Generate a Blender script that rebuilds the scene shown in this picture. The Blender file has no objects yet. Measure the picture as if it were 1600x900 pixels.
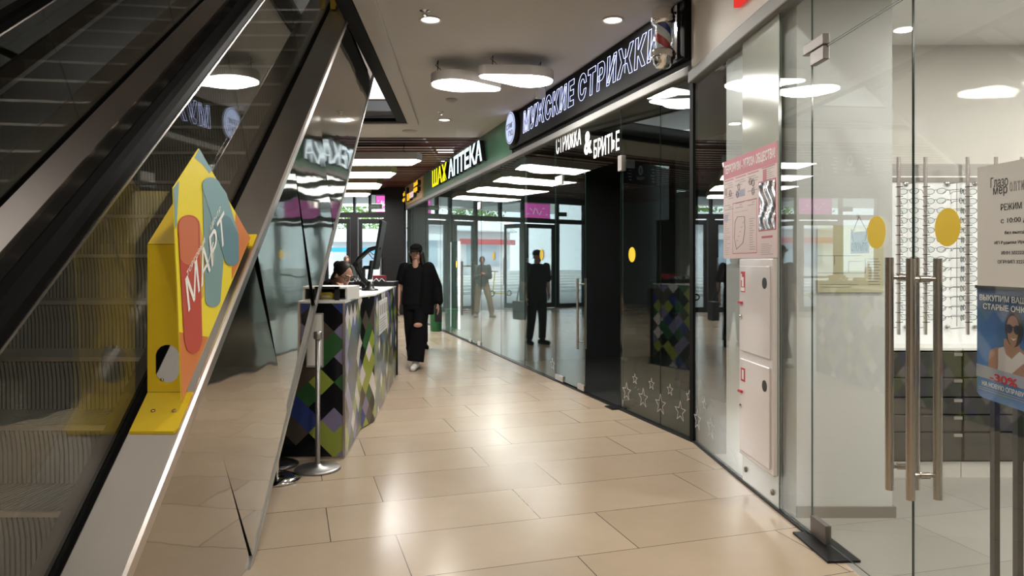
import bpy, math, random
from mathutils import Vector, Matrix
random.seed(7)
C = bpy.context.scene.collection
SC = bpy.context.scene
# ------------------------------------------------------------------ camera, world, exposure
F, HZ, EYE = 1110.0, 412.0, 1.42
cam_d = bpy.data.cameras.new('camera'); cam = bpy.data.objects.new('camera', cam_d); C.objects.link(cam)
cam.location = (0, 0, EYE); cam.rotation_euler = (math.pi/2, 0, 0)
cam_d.sensor_width = 36; cam_d.lens = F/1600*36; cam_d.shift_y = -(450-HZ)/1600
cam_d.clip_start = 0.05; cam_d.clip_end = 300
SC.camera = cam
SC.view_settings.view_transform = 'Standard'; SC.view_settings.look = 'None'
SC.view_settings.exposure = 0.1; SC.view_settings.gamma = 1.0; SC.view_settings.use_curve_mapping = False
SC.cycles.transparent_max_bounces = 32; SC.cycles.max_bounces = 8; SC.cycles.glossy_bounces = 5; SC.cycles.diffuse_bounces = 3
SC.cycles.caustics_reflective = False; SC.cycles.caustics_refractive = False
SC.cycles.sample_clamp_indirect = 6.0
W = bpy.data.worlds.new('world'); SC.world = W; W.use_nodes = True
bgn = W.node_tree.nodes['Background']; bgn.inputs['Color'].default_value = (.86, .94, 1, 1); bgn.inputs['Strength'].default_value = 3.4
def area(name, loc, size, power, col=(1, .93, .84), rot=(0, 0, 0), shape='DISK', size_y=None, spread=math.pi):
    d = bpy.data.lights.new(name, 'AREA'); d.shape = shape; d.size = size; d.energy = power; d.color = col; d.spread = spread
    if size_y: d.size_y = size_y
    o = bpy.data.objects.new(name, d); C.objects.link(o); o.location = loc; o.rotation_euler = rot
    return o
sd = bpy.data.lights.new('sun', 'SUN'); sd.energy = 4.2; sd.angle = .05; sd.color = (1, .97, .9)
so = bpy.data.objects.new('sun', sd); C.objects.link(so); so.rotation_euler = (math.radians(38), 0, math.radians(60)); so.location = (0, 30, 12)
DL_POWER = 19.0      # each recessed downlight
CLOUD = 14.0         # cloud pendant emission
# ------------------------------------------------------------------ frames of reference
BX, BY = 1.451, 5.67                       # corner where the shopfront bends
U = Vector((-.2961, .9552, 0)); NF = Vector((-.9552, -.2961, 0))          # far shopfront: along, facing corridor
_n = math.hypot(.054, 1); V = Vector((.054/_n, -1/_n, 0)); NN = Vector((-1/_n, -.054/_n, 0))   # near shopfront: towards camera, facing corridor
B0 = Vector((BX, BY, 0))
Z3 = Vector((0, 0, 1))
def FW(s, d, z): return B0 + U*s + NF*d + Z3*z
def NW(s, d, z): return B0 + V*s + NN*d + Z3*z
def far_s(px):                                             # distance along the far shopfront seen at a column of the photo
    k = (px-800)/F; y = (BX*.9552+BY*.2961)/(k*.9552+.2961); return (y-BY)/.9552
def far_z(px, py): s = far_s(px); y = BY+.9552*s; return EYE+(HZ-py)*y/F
def near_s(px):
    k = (px-800)/F; y = (BX+.054*BY)/(k+.054); return (BY-y)*_n
def near_z(px, py): y = BY-near_s(px)/_n; return EYE+(HZ-py)*y/F
def on_y(px, py, y): return Vector(((px-800)*y/F, y, EYE+(HZ-py)*y/F))
# escalator frame: e(x offset, y, z offset above deck line)
ES, EX = .733, -.077
def deck_z(y): return 1.215+ES*(y-3)
def EP(x, y, dz): return Vector((x+EX*(y-3), y, deck_z(y)+dz))
# ------------------------------------------------------------------ materials
MATS = {}
def nt(name):
    m = bpy.data.materials.new(name); m.use_nodes = True
    return m, m.node_tree.nodes, m.node_tree.links, m.node_tree.nodes['Principled BSDF']
def mat(name, col, rough=.5, metal=0.0, var=.06, scale=6.0, spec=None, emit=None, es=0.0, bump=0.0, bscale=40, coat=0.0, stretch=None):
    if name in MATS: return MATS[name]
    m, N, L, P = nt(name)
    tc = N.new('ShaderNodeTexCoord'); mp = N.new('ShaderNodeMapping'); L.new(tc.outputs['Object'], mp.inputs['Vector'])
    if stretch: mp.inputs['Scale'].default_value = stretch
    no = N.new('ShaderNodeTexNoise'); no.inputs['Scale'].default_value = scale; no.inputs['Detail'].default_value = 4
    L.new(mp.outputs[0], no.inputs['Vector'])
    r = N.new('ShaderNodeMix'); r.data_type = 'RGBA'
    r.inputs['A'].default_value = (*[c*(1-var) for c in col], 1); r.inputs['B'].default_value = (*[min(1, c*(1+var)) for c in col], 1)
    L.new(no.outputs['Fac'], r.inputs['Factor']); L.new(r.outputs['Result'], P.inputs['Base Color'])
    P.inputs['Roughness'].default_value = rough; P.inputs['Metallic'].default_value = metal
    if spec is not None: P.inputs['Specular IOR Level'].default_value = spec
    if coat: P.inputs['Coat Weight'].default_value = coat; P.inputs['Coat Roughness'].default_value = .06
    if emit: P.inputs['Emission Color'].default_value = (*emit, 1); P.inputs['Emission Strength'].default_value = es
    if bump:
        b = N.new('ShaderNodeBump'); b.inputs['Strength'].default_value = bump; b.inputs['Distance'].default_value = .02
        n2 = N.new('ShaderNodeTexNoise'); n2.inputs['Scale'].default_value = bscale; L.new(mp.outputs[0], n2.inputs['Vector'])
        L.new(n2.outputs['Fac'], b.inputs['Height']); L.new(b.outputs[0], P.inputs['Normal'])
    MATS[name] = m; return m
def math_node(N, L, op, a, b=None):
    n = N.new('ShaderNodeMath'); n.operation = op
    for i, v in enumerate((a, b)):
        if v is None: continue
        if isinstance(v, (int, float)): n.inputs[i].default_value = v
        else: L.new(v, n.inputs[i])
    return n.outputs[0]
def glass(name, tint=(.9, .95, .93), f0=.05, rough=0.0, film=0.0, filmcol=(.9, .9, .9), power=5.0):
    """architectural pane: clear pass-through plus a mirror share that grows at grazing angles, the same seen from both sides"""
    if name in MATS: return MATS[name]
    m, N, L, P = nt(name); N.remove(P); out = N['Material Output']
    g = N.new('ShaderNodeNewGeometry'); vm = N.new('ShaderNodeVectorMath'); vm.operation = 'DOT_PRODUCT'
    L.new(g.outputs['Incoming'], vm.inputs[0]); L.new(g.outputs['Normal'], vm.inputs[1])
    c = math_node(N, L, 'ABSOLUTE', vm.outputs['Value']); k = math_node(N, L, 'POWER', math_node(N, L, 'SUBTRACT', 1.0, c), power)
    fr = math_node(N, L, 'ADD', math_node(N, L, 'MULTIPLY', k, 1-f0), f0)
    t = N.new('ShaderNodeBsdfTransparent'); t.inputs[0].default_value = (*tint, 1)
    gl = N.new('ShaderNodeBsdfGlossy'); gl.inputs['Roughness'].default_value = rough; gl.inputs['Color'].default_value = (.97, 1, .99, 1)
    mx = N.new('ShaderNodeMixShader'); L.new(fr, mx.inputs[0])
    if film:
        df = N.new('ShaderNodeBsdfDiffuse'); df.inputs[0].default_value = (*filmcol, 1)
        m2 = N.new('ShaderNodeMixShader'); m2.inputs[0].default_value = film; L.new(t.outputs[0], m2.inputs[1]); L.new(df.outputs[0], m2.inputs[2]); L.new(m2.outputs[0], mx.inputs[1])
    else: L.new(t.outputs[0], mx.inputs[1])
    L.new(gl.outputs[0], mx.inputs[2]); L.new(mx.outputs[0], out.inputs['Surface'])
    MATS[name] = m; return m
def emis(name, col, s):
    if name in MATS: return MATS[name]
    m, N, L, P = nt(name); N.remove(P); e = N.new('ShaderNodeEmission'); e.inputs[0].default_value = (*col, 1); e.inputs[1].default_value = s
    L.new(e.outputs[0], N['Material Output'].inputs['Surface']); MATS[name] = m; return m
def tile_mat(name, lw, rw, a, b, ang_u, ang_n, offs, u0, jointw, cols, joint, rough):
    """stone tiles in rows along N, rows stacked along U; cross joints jump between two offsets"""
    m, N, L, P = nt(name)
    g = N.new('ShaderNodeNewGeometry')
    def dot(v):
        d = N.new('ShaderNodeVectorMath'); d.operation = 'DOT_PRODUCT'; L.new(g.outputs['Position'], d.inputs[0]); d.inputs[1].default_value = v; return d.outputs['Value']
    u = math_node(N, L, 'DIVIDE', math_node(N, L, 'SUBTRACT', dot(ang_u), u0), rw)
    row = math_node(N, L, 'FLOOR', u); fu = math_node(N, L, 'SUBTRACT', u, row)
    odd = math_node(N, L, 'FLOORED_MODULO', row, 2.0)
    w = math_node(N, L, 'DIVIDE', math_node(N, L, 'SUBTRACT', math_node(N, L, 'SUBTRACT', dot(ang_n), offs[0]), math_node(N, L, 'MULTIPLY', odd, offs[1]-offs[0])), lw)
    colm = math_node(N, L, 'FLOOR', w); fw = math_node(N, L, 'SUBTRACT', w, colm)
    def edge(f, sz):
        d = math_node(N, L, 'SUBTRACT', .5, math_node(N, L, 'ABSOLUTE', math_node(N, L, 'SUBTRACT', f, .5)))
        return math_node(N, L, 'LESS_THAN', d, jointw/sz)
    j = math_node(N, L, 'MAXIMUM', edge(fu, rw), edge(fw, lw))
    cv = N.new('ShaderNodeCombineXYZ'); L.new(row, cv.inputs[0]); L.new(colm, cv.inputs[1])
    wn = N.new('ShaderNodeTexWhiteNoise'); wn.noise_dimensions = '2D'; L.new(cv.outputs[0], wn.inputs['Vector'])
    no = N.new('ShaderNodeTexNoise'); no.inputs['Scale'].default_value = 3; no.inputs['Detail'].default_value = 8; no.inputs['Roughness'].default_value = .65; L.new(g.outputs['Position'], no.inputs['Vector'])
    f = math_node(N, L, 'ADD', math_node(N, L, 'MULTIPLY', wn.outputs['Value'], .45), math_node(N, L, 'MULTIPLY', no.outputs['Fac'], .55))
    mx = N.new('ShaderNodeMix'); mx.data_type = 'RGBA'; mx.inputs['A'].default_value = (*cols[0], 1); mx.inputs['B'].default_value = (*cols[1], 1); L.new(f, mx.inputs['Factor'])
    m2 = N.new('ShaderNodeMix'); m2.data_type = 'RGBA'; L.new(mx.outputs['Result'], m2.inputs['A']); m2.inputs['B'].default_value = (*joint, 1); L.new(j, m2.inputs['Factor'])
    L.new(m2.outputs['Result'], P.inputs['Base Color'])
    L.new(math_node(N, L, 'ADD', math_node(N, L, 'MULTIPLY', no.outputs['Fac'], .12), rough), P.inputs['Roughness'])
    MATS[name] = m; return m
def argyle_mat(name):
    """diamonds of printed colour: a grid turned 45 degrees, one palette colour per cell, darker where bands cross"""
    m, N, L, P = nt(name); g = N.new('ShaderNodeNewGeometry'); sp = N.new('ShaderNodeSeparateXYZ'); L.new(g.outputs['Position'], sp.inputs[0])
    h = math_node(N, L, 'ADD', sp.outputs[0], sp.outputs[1]); z = sp.outputs[2]
    a = math_node(N, L, 'FLOOR', math_node(N, L, 'DIVIDE', math_node(N, L, 'ADD', h, z), .185))
    b = math_node(N, L, 'FLOOR', math_node(N, L, 'DIVIDE', math_node(N, L, 'SUBTRACT', h, z), .185))
    cv = N.new('ShaderNodeCombineXYZ'); L.new(a, cv.inputs[0]); L.new(b, cv.inputs[1])
    wn = N.new('ShaderNodeTexWhiteNoise'); wn.noise_dimensions = '2D'; L.new(cv.outputs[0], wn.inputs['Vector'])
    r = N.new('ShaderNodeValToRGB'); r.color_ramp.interpolation = 'CONSTANT'
    pal = [(0, (.006, .006, .008)), (.24, (.03, .10, .035)), (.38, (.27, .32, .055)), (.55, (.20, .18, .30)), (.66, (.62, .57, .55)), (.78, (.075, .06, .05)), (.9, (.03, .05, .2))]
    e = r.color_ramp.elements; e[0].position = 0; e[0].color = (*pal[0][1], 1); e[1].position = pal[1][0]; e[1].color = (*pal[1][1], 1)
    for p, c in pal[2:]:
        q = e.new(p); q.color = (*c, 1)
    L.new(wn.outputs['Value'], r.inputs['Fac']); L.new(r.outputs[0], P.inputs['Base Color']); P.inputs['Roughness'].default_value = .22
    MATS[name] = m; return m
def stripe_mat(name):
    """barber pole helix of red, white and blue"""
    m, N, L, P = nt(name); tc = N.new('ShaderNodeTexCoord'); sp = N.new('ShaderNodeSeparateXYZ'); L.new(tc.outputs['Object'], sp.inputs[0])
    an = math_node(N, L, 'DIVIDE', math_node(N, L, 'ARCTAN2', sp.outputs[1], sp.outputs[0]), 2*math.pi)
    f = math_node(N, L, 'FRACT', math_node(N, L, 'ADD', math_node(N, L, 'MULTIPLY', sp.outputs[2], 3.4), an))
    r = N.new('ShaderNodeValToRGB'); r.color_ramp.interpolation = 'CONSTANT'; e = r.color_ramp.elements
    e[0].position = 0; e[0].color = (.75, .75, .78, 1); e[1].position = .3; e[1].color = (.5, .02, .03, 1)
    q = e.new(.55); q.color = (.75, .75, .78, 1); q = e.new(.8); q.color = (.02, .06, .3, 1)
    L.new(f, r.inputs['Fac']); L.new(r.outputs[0], P.inputs['Base Color']); P.inputs['Roughness'].default_value = .3
    MATS[name] = m; return m
steel = mat('brushed_steel', (.62, .57, .54), .3, 1, .05, 3, stretch=(1, 60, 60))
deckm = mat('deck_steel', (.58, .53, .50), .28, 1, .06, 5)
chrome = mat('chrome', (.8, .8, .8), .1, 1, .02)
black = mat('black_satin', (.012, .012, .013), .35, 0, .1)
rubber = mat('black_rubber', (.003, .0028, .0028), .5, 0, .1, spec=.04)
blackm = mat('black_matte', (.008, .0075, .0075), .7, 0, .1, spec=.12)
darkframe = mat('dark_frame', (.010, .0095, .0105), .45, 0, .08, spec=.2)
white = mat('white_paint', (.8, .79, .76), .5, 0, .03)
ceilm = mat('ceiling_paint', (.63, .62, .605), .75, 0, .025, 1.2)
creamw = mat('cream_wall', (.70, .66, .60), .6, 0, .03, 1.5)
yellow = mat('yellow_metal', (.70, .48, .012), .38, 0, .05)
yellows = mat('yellow_sticker', (.80, .56, .01), .5, 0, .02)
greenf = mat('green_fascia', (.045, .15, .085), .3, 0, .08)
letw = emis('letter_white', (.80, .95, 1), 1.25)
lety = emis('letter_yellow', (1, .93, .02), 1.0)
neon = emis('letter_neon', (.58, .63, 1), 2.2)
logoem = emis('logo_light', (.62, .70, 1), 1.0)
stickw = mat('sticker_white', (.85, .85, .84), .5, 0, .02)
gl_far = glass('shopfront_glass', (.88, .94, .92), .06)
gl_near = glass('optics_glass', (.965, .978, .972), .05)
gl_esc = glass('balustrade_glass', (.86, .87, .85), .075)
gl_ent = glass('entrance_glass', (.9, .95, .95), .05)
# ------------------------------------------------------------------ mesh helpers
edgem = None
class MB:
    def __init__(s): s.v = []; s.f = []; s.m = []; s.sm = []
    def add(s, vs, fs, mi=0, smooth=False):
        k = len(s.v); s.v += [Vector(p) for p in vs]
        for f in fs: s.f.append([i+k for i in f]); s.m.append(mi); s.sm.append(smooth)
        return s
    def hexa(s, p, mi=0): return s.add(p, [(3, 2, 1, 0), (4, 5, 6, 7), (0, 1, 5, 4), (1, 2, 6, 5), (2, 3, 7, 6), (3, 0, 4, 7)], mi)
    def box(s, a, b, mi=0):
        (x0, y0, z0), (x1, y1, z1) = a, b
        return s.hexa([(x0, y0, z0), (x1, y0, z0), (x1, y1, z0), (x0, y1, z0), (x0, y0, z1), (x1, y0, z1), (x1, y1, z1), (x0, y1, z1)], mi)
    def fbox(s, fr, s0, s1, d0, d1, z0, z1, mi=0):           # box in a wall frame (along, out, up)
        p = [fr(s0, d0, z0), fr(s1, d0, z0), fr(s1, d1, z0), fr(s0, d1, z0), fr(s0, d0, z1), fr(s1, d0, z1), fr(s1, d1, z1), fr(s0, d1, z1)]
        return s.hexa(p, mi)
    def pane(s, fr, s0, s1, z0, z1, t=.004):                 # glass pane: mirror faces 0, polished edges 1
        p = [fr(s0, -t, z0), fr(s1, -t, z0), fr(s1, t, z0), fr(s0, t, z0), fr(s0, -t, z1), fr(s1, -t, z1), fr(s1, t, z1), fr(s0, t, z1)]
        s.add(p, [(0, 1, 5, 4), (2, 3, 7, 6)], 0); return s.add(p, [(3, 2, 1, 0), (4, 5, 6, 7), (1, 2, 6, 5), (3, 0, 4, 7)], 1)
    def prism(s, poly, fn, d0, d1, mi=0, side=None):          # poly of 2D points, fn(a, b, d) -> 3D
        n = len(poly); vs = [fn(a, b, d0) for a, b in poly]+[fn(a, b, d1) for a, b in poly]
        s.add(vs, [tuple(range(n))[::-1], tuple(range(n, 2*n))], mi)
        return s.add(vs, [(i, (i+1) % n, (i+1) % n+n, i+n) for i in range(n)], mi if side is None else side)
    def tube(s, pts, r, n=8, mi=0, closed=False):
        pts = [Vector(p) for p in pts]; k = len(pts); rs = r if isinstance(r, (list, tuple)) else [r]*k; vs = []
        prev = None
        for i, p in enumerate(pts):
            if closed: t = pts[(i+1) % k]-pts[i-1]
            else: t = pts[min(i+1, k-1)]-pts[max(i-1, 0)]
            t.normalize()
            a = prev if prev else (Vector((0, 0, 1)) if abs(t.z) < .9 else Vector((1, 0, 0)))
            x = (a-t*a.dot(t)).normalized(); y = t.cross(x); prev = x
            vs += [p+(x*math.cos(2*math.pi*j/n)+y*math.sin(2*math.pi*j/n))*rs[i] for j in range(n)]
        fs = []
        for i in range(k if closed else k-1):
            a, b = i*n, ((i+1) % k)*n
            fs += [(a+j, a+(j+1) % n, b+(j+1) % n, b+j) for j in range(n)]
        s.add(vs, fs, mi, True)
        if not closed: s.add(vs[:n], [tuple(range(n))[::-1]], mi); s.add(vs[-n:], [tuple(range(n))], mi)
        return s
    def lathe(s, prof, c, n=24, mi=0, ax=None, smooth=True):
        c = Vector(c); z = Vector(ax).normalized() if ax else Vector((0, 0, 1))
        x = (Vector((1, 0, 0)) if abs(z.x) < .9 else Vector((0, 1, 0))); x = (x-z*x.dot(z)).normalized(); y = z.cross(x)
        vs = [c+z*h+(x*math.cos(2*math.pi*j/n)+y*math.sin(2*math.pi*j/n))*max(r, 1e-4) for r, h in prof for j in range(n)]
        fs = [(i*n+j, i*n+(j+1) % n, (i+1)*n+(j+1) % n, (i+1)*n+j) for i in range(len(prof)-1) for j in range(n)]
        s.add(vs, fs, mi, smooth)
        s.add(vs[:n], [tuple(range(n))[::-1]], mi); s.add(vs[-n:], [tuple(range(n))], mi)
        return s
    def ell(s, c, r, n=14, k=8, mi=0, M=None):
        c = Vector(c); vs = []
        for i in range(k+1):
            th = math.pi*i/k
            for j in range(n):
                ph = 2*math.pi*j/n; p = Vector((r[0]*math.sin(th)*math.cos(ph), r[1]*math.sin(th)*math.sin(ph), -r[2]*math.cos(th)))
                vs.append(c+(M @ p if M else p))
        return s.add(vs, [(i*n+j, i*n+(j+1) % n, (i+1)*n+(j+1) % n, (i+1)*n+j) for i in range(k) for j in range(n)], mi, True)
    def cap(s, a, b, r0, r1, n=12, mi=0):                     # tapered capsule
        a = Vector(a); b = Vector(b); L_ = (b-a).length; pr = []
        for i in range(5): t = math.pi/2*i/4; pr.append((r0*math.sin(t), -r0*math.cos(t)))
        for i in range(5): t = math.pi/2*i/4; pr.append((r1*math.cos(t), L_+r1*math.sin(t)))
        return s.lathe(pr, a, n, mi, b-a)
    def loft(s, secs, lat, n=20, mi=0):                       # elliptical sections (center, rx, ry)
        lat = Vector(lat).normalized(); vs = []; k = len(secs)
        for i, (c, rx, ry) in enumerate(secs):
            t = (Vector(secs[min(i+1, k-1)][0])-Vector(secs[max(i-1, 0)][0])).normalized(); x = (lat-t*lat.dot(t)).normalized(); y = t.cross(x)
            vs += [Vector(c)+x*rx*math.cos(2*math.pi*j/n)+y*ry*math.sin(2*math.pi*j/n) for j in range(n)]
        s.add(vs, [(i*n+j, i*n+(j+1) % n, (i+1)*n+(j+1) % n, (i+1)*n+j) for i in range(k-1) for j in range(n)], mi, True)
        s.add(vs[:n], [tuple(range(n))[::-1]], mi); s.add(vs[-n:], [tuple(range(n))], mi)
        return s
    def build(s, name, mats, parent=None, bevel=0.0, origin=None, segs=2):
        me = bpy.data.meshes.new(name); o = Vector(origin) if origin is not None else (Vector(parent.location) if parent is not None and parent.parent is None else Vector((0, 0, 0)))
        if parent is not None: o = world_loc(parent)
        org = Vector(origin) if origin is not None else o
        me.from_pydata([p-org for p in s.v], [], s.f)
        for m_ in (mats if isinstance(mats, (list, tuple)) else [mats]): me.materials.append(m_)
        for p, mi, sm in zip(me.polygons, s.m, s.sm): p.material_index = mi; p.use_smooth = sm
        me.update(); ob = bpy.data.objects.new(name, me); C.objects.link(ob)
        if parent is not None: ob.parent = parent; ob.location = org-o
        else: ob.location = org
        if bevel:
            b = ob.modifiers.new('bevel', 'BEVEL'); b.width = bevel; b.segments = segs; b.limit_method = 'ANGLE'
        return ob
def world_loc(o):
    l = Vector(o.location)
    while o.parent is not None: o = o.parent; l = l+Vector(o.location)
    return l
def tag(o, label, cat, group=None, kind=None):
    o['label'] = label; o['category'] = cat
    if group: o['group'] = group
    if kind: o['kind'] = kind
    return o
def thing(name, label, cat, loc=(0, 0, 0), group=None):
    o = bpy.data.objects.new(name, None); o.empty_display_size = .1; C.objects.link(o); o.location = loc
    return tag(o, label, cat, group)
def struct(o, label=None, cat=None):
    o['kind'] = 'structure'
    if label: o['label'] = label; o['category'] = cat or 'structure'
    return o
def dup(o, loc, label=None, rotz=None):
    r = o.copy(); C.objects.link(r); r.location = loc
    if rotz is not None: r.rotation_euler = (0, 0, rotz)
    if label: r['label'] = label
    for ch in list(o.children):
        c = ch.copy(); C.objects.link(c); c.parent = r
        for g in list(ch.children):
            d = g.copy(); C.objects.link(d); d.parent = c
    return r
def text(body, fr, m, name, parent=None, w=None, h=None, depth=.003, bold=0.0, outline=0.0, shear=0.0, origin=None, align='CENTER', append=None, res=4):
    """lettering as solid mesh. fr(a, b, d): a to the right, b up, d out of the surface; centred on (0,0), fitted to w x h"""
    cu = bpy.data.curves.new(name, 'FONT'); cu.body = body; cu.size = 1; cu.align_x = 'LEFT'; cu.resolution_u = res; cu.shear = shear
    if outline: cu.offset = bold; cu.space_character = 1.28; cu.fill_mode = 'NONE'; cu.bevel_depth = outline; cu.bevel_resolution = 0; cu.extrude = 0
    else: cu.extrude = .05; cu.offset = bold
    ob = bpy.data.objects.new('tmp', cu); C.objects.link(ob); bpy.context.view_layer.update()
    me = bpy.data.meshes.new_from_object(ob.evaluated_get(bpy.context.evaluated_depsgraph_get()))
    bpy.data.objects.remove(ob); bpy.data.curves.remove(cu)
    vs = [v.co.copy() for v in me.vertices]; fs = [tuple(p.vertices) for p in me.polygons]; bpy.data.meshes.remove(me)
    x0 = min(v.x for v in vs); x1 = max(v.x for v in vs); y0 = min(v.y for v in vs); y1 = max(v.y for v in vs); z0 = min(v.z for v in vs); z1 = max(v.z for v in vs)
    sx = w/(x1-x0) if w else None; sy = h/(y1-y0) if h else None
    sx = sx or sy; sy = sy or sx
    ax = {'CENTER': (x0+x1)/2, 'LEFT': x0, 'RIGHT': x1}[align]
    pts = [fr((v.x-ax)*sx, (v.y-(y0+y1)/2)*sy, (v.z-z0)/max(1e-6, z1-z0)*depth) for v in vs]
    mb = append if append is not None else MB()
    mb.add(pts, fs)
    if append is not None: return mb
    return mb.build(name, m, parent, origin=origin)
def frame_far(s, z, d0=0.0): return lambda a, b, d: FW(s-a, d0+d, z+b)
def frame_near(s, z, d0=0.0): return lambda a, b, d: NW(s+a, d0+d, z+b)
def frame_y(x, y, z): return lambda a, b, d: Vector((x+a, y-d, z+b))
def remesh(mb, name, m, parent, vox, smooth=4, origin=None):
    ob = mb.build(name, m, parent, origin=origin)
    r = ob.modifiers.new('r', 'REMESH'); r.mode = 'VOXEL'; r.voxel_size = vox; r.use_smooth_shade = True
    if smooth: s_ = ob.modifiers.new('s', 'SMOOTH'); s_.iterations = smooth; s_.factor = .5
    bpy.context.view_layer.update()
    me = bpy.data.meshes.new_from_object(ob.evaluated_get(bpy.context.evaluated_depsgraph_get()))
    ob.modifiers.clear(); old = ob.data; ob.data = me; bpy.data.meshes.remove(old); me.name = name
    if not me.materials: me.materials.append(m)
    for p in me.polygons: p.use_smooth = True; p.material_index = 0
    return ob
def ellipse(cx, cy, rx, ry, n=32, rot=0.0):
    return [(cx+rx*math.cos(t)*math.cos(rot)-ry*math.sin(t)*math.sin(rot), cy+rx*math.cos(t)*math.sin(rot)+ry*math.sin(t)*math.cos(rot)) for t in [2*math.pi*i/n for i in range(n)]]
def hull_round(circles, n=64):
    """outline hugging a set of circles (x, y, r), sampled by direction"""
    pts = []
    for i in range(n):
        t = 2*math.pi*i/n; d = (math.cos(t), math.sin(t)); c = max(circles, key=lambda q: q[0]*d[0]+q[1]*d[1]+q[2]); pts.append((c[0]+d[0]*c[2], c[1]+d[1]*c[2]))
    return pts
# ================================================================== STRUCTURE
CZ = 3.55
YE = 20.0                                     # entrance wall
S_END = (YE-BY)/.9552
floor_m = tile_mat('floor_tile', 1.135, .535, None, None, tuple(U), (.9552, .2961, 0), (.52, .19), 3.2, .0025, ((.37, .285, .205), (.50, .402, .293)), (.09, .07, .055), .15)
optic_floor = tile_mat('grey_tile', 1.2, .6, None, None, (-.25, .97, 0), (.97, .25, 0), (.1, .7), 3.3, .002, ((.26, .255, .235), (.36, .355, .33)), (.10, .10, .09), .3)
def slab(name, poly, z0, z1, m, kind=True):
    o = MB().prism(poly, lambda a, b, d: Vector((a, b, d)), z0, z1).build(name, m)
    return struct(o) if kind else o
slab('floor', [(-14, -5), (2.03, -5), (BX, BY), (BX-.31*(YE-BY), YE+.1), (-14, YE+.1)], -.1, 0, floor_m)
slab('floor_optics', [(2.03, -5), (7, -5), (7, 5.3), (BX+.03, 5.3), (BX, BY)], -.1, 0, optic_floor)
shopdark = mat('dark_shop', (.020, .020, .021), .55, 0, .1)
slab('floor_shop', [(BX, BY), (BX+.03, 5.3), (7, 5.3), (7, 20.1), (BX-.31*(YE-BY), YE+.1)], -.1, 0, mat('dark_shop_floor', (.035, .034, .033), .3))
# ceiling with the escalator opening
OR = lambda y: -1.29-.0592*(y-5.74)
OY0, OY1, OXL = .6, 10.65, -5.2
slab('ceiling', [(OR(OY0), OY0), (7, OY0), (7, 12), (-14, 12), (-14, OY1), (OR(OY1), OY1)], CZ, CZ+.08, ceilm)
slab('ceiling_near', [(-14, -5), (7, -5), (7, OY0), (-14, OY0)], CZ, CZ+.08, ceilm)
slab('ceiling_left', [(-14, OY0), (OXL, OY0), (OXL, OY1), (-14, OY1)], CZ, CZ+.08, ceilm)
slab('ceiling_border', [(OR(OY0)+.02, OY0), (OR(OY0)+.225, OY0), (OR(OY1)+.16, OY1+.13), (-5.2, OY1+.13), (-5.2, OY1+.005), (OR(OY1)+.02, OY1+.005)], CZ-.035, CZ-.001, ceilm)
tr = MB().prism([(OR(OY0)-.13, OY0), (OR(OY0), OY0), (OR(OY1), OY1), (OXL, OY1), (OXL, OY1-.11), (OR(OY1)-.13, OY1-.11)], lambda a, b, d: Vector((a, b, d)), CZ-.02, CZ+.03)
struct(tr.build('trim_1', blackm))
# upper level seen through the opening
slab('floor_upper', [(OR(OY1), OY1+.01), (OR(OY1), 27), (-9, 27), (-9, OY1+.01)], CZ+.09, CZ+.16, ceilm)
slab('ceiling_upper', [(-14, OY0-1), (5, OY0-1), (5, 30), (-14, 30)], 6.3, 6.4, white)
w = MB().box((-1.1, OY0, CZ+.08), (-1.0, OY1, 6.3)); struct(w.build('wall_upper_right', white))
w = MB().box((-14, 27, CZ+.1), (5, 27.1, 6.3)); struct(w.build('wall_upper_back', white))
w = MB().box((-14, OY0-.1, CZ+.08), (-1, OY0, 6.3)); struct(w.build('wall_upper_front', blackm))
# dark enclosure left of the escalators, back of the hall
brown = mat('dark_brown_panel', (.045, .036, .028), .4, .2, .15, 2)
w = MB().box((-5.3, -1.5, 0), (-5.2, 10.2, 6.3)); struct(w.build('wall_left', brown))
w = MB().box((-14.1, -5, 0), (-14, YE, CZ+.5)); struct(w.build('wall_far_left', creamw))
w = MB().box((-14, -5.1, 0), (7, -5, CZ)); struct(w.build('wall_back', creamw))
# slatted ceiling before the entrance
sl = MB(); redwood = mat('red_brown_slat', (.095, .022, .015), .45, 0, .15)
y = 12.02
while y < YE-.1:
    sl.box((-12, y, CZ-.005), (BX-.31*(y-BY)-.02, y+.06, CZ+.018)); y += .29
o = sl.build('ceiling_slats', redwood); struct(o)
for i in range(3):
    o = MB().box((-12, 13+3*i, CZ+.018), (-1, 13.06+3*i, CZ+.08)).build('ceiling_bearer', redwood); struct(o)
slab('ceiling_plenum', [(-14, 12), (7, 12), (7, YE), (-14, YE)], 4.15, 4.2, mat('plenum', (.22, .15, .12), .8))
w = MB().box((-14, 11.9, CZ+.08), (-1.5, 12, 4.15)); struct(w.build('wall_plenum', ceilm))
# ------------------------------------------------------------------ far shopfront
s803, s664 = far_s(803), far_s(664)
def fascia(name, s0, s1, d0, d1, z0, z1, m): return struct(MB().fbox(FW, s0, s1, d0, d1, z0, z1).build(name, m))
RZ = 3.0
fascia('wall_fascia_green', s803, s664, -.12, .03, RZ, CZ, greenf)
fascia('wall_fascia_black', 0.0, s803, -.12, .02, RZ, CZ, blackm)
fascia('wall_fascia_tan', s664, S_END, -.12, .03, RZ, CZ, mat('tan_panel', (.50, .34, .16), .45))
railm = mat('rail_metal', (.20, .198, .19), .55, 0)
struct(MB().fbox(FW, 0, S_END, -.05, .05, RZ-.075, RZ).build('trim_2', railm, bevel=.01))
struct(MB().fbox(NW, 0, 8, -.05, .05, 2.93-.075, 2.95).build('trim_3', railm, bevel=.01))
struct(MB().fbox(NW, 0, 8, -.12, .02, 2.95, CZ).build('wall_fascia_near', creamw))
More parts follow.
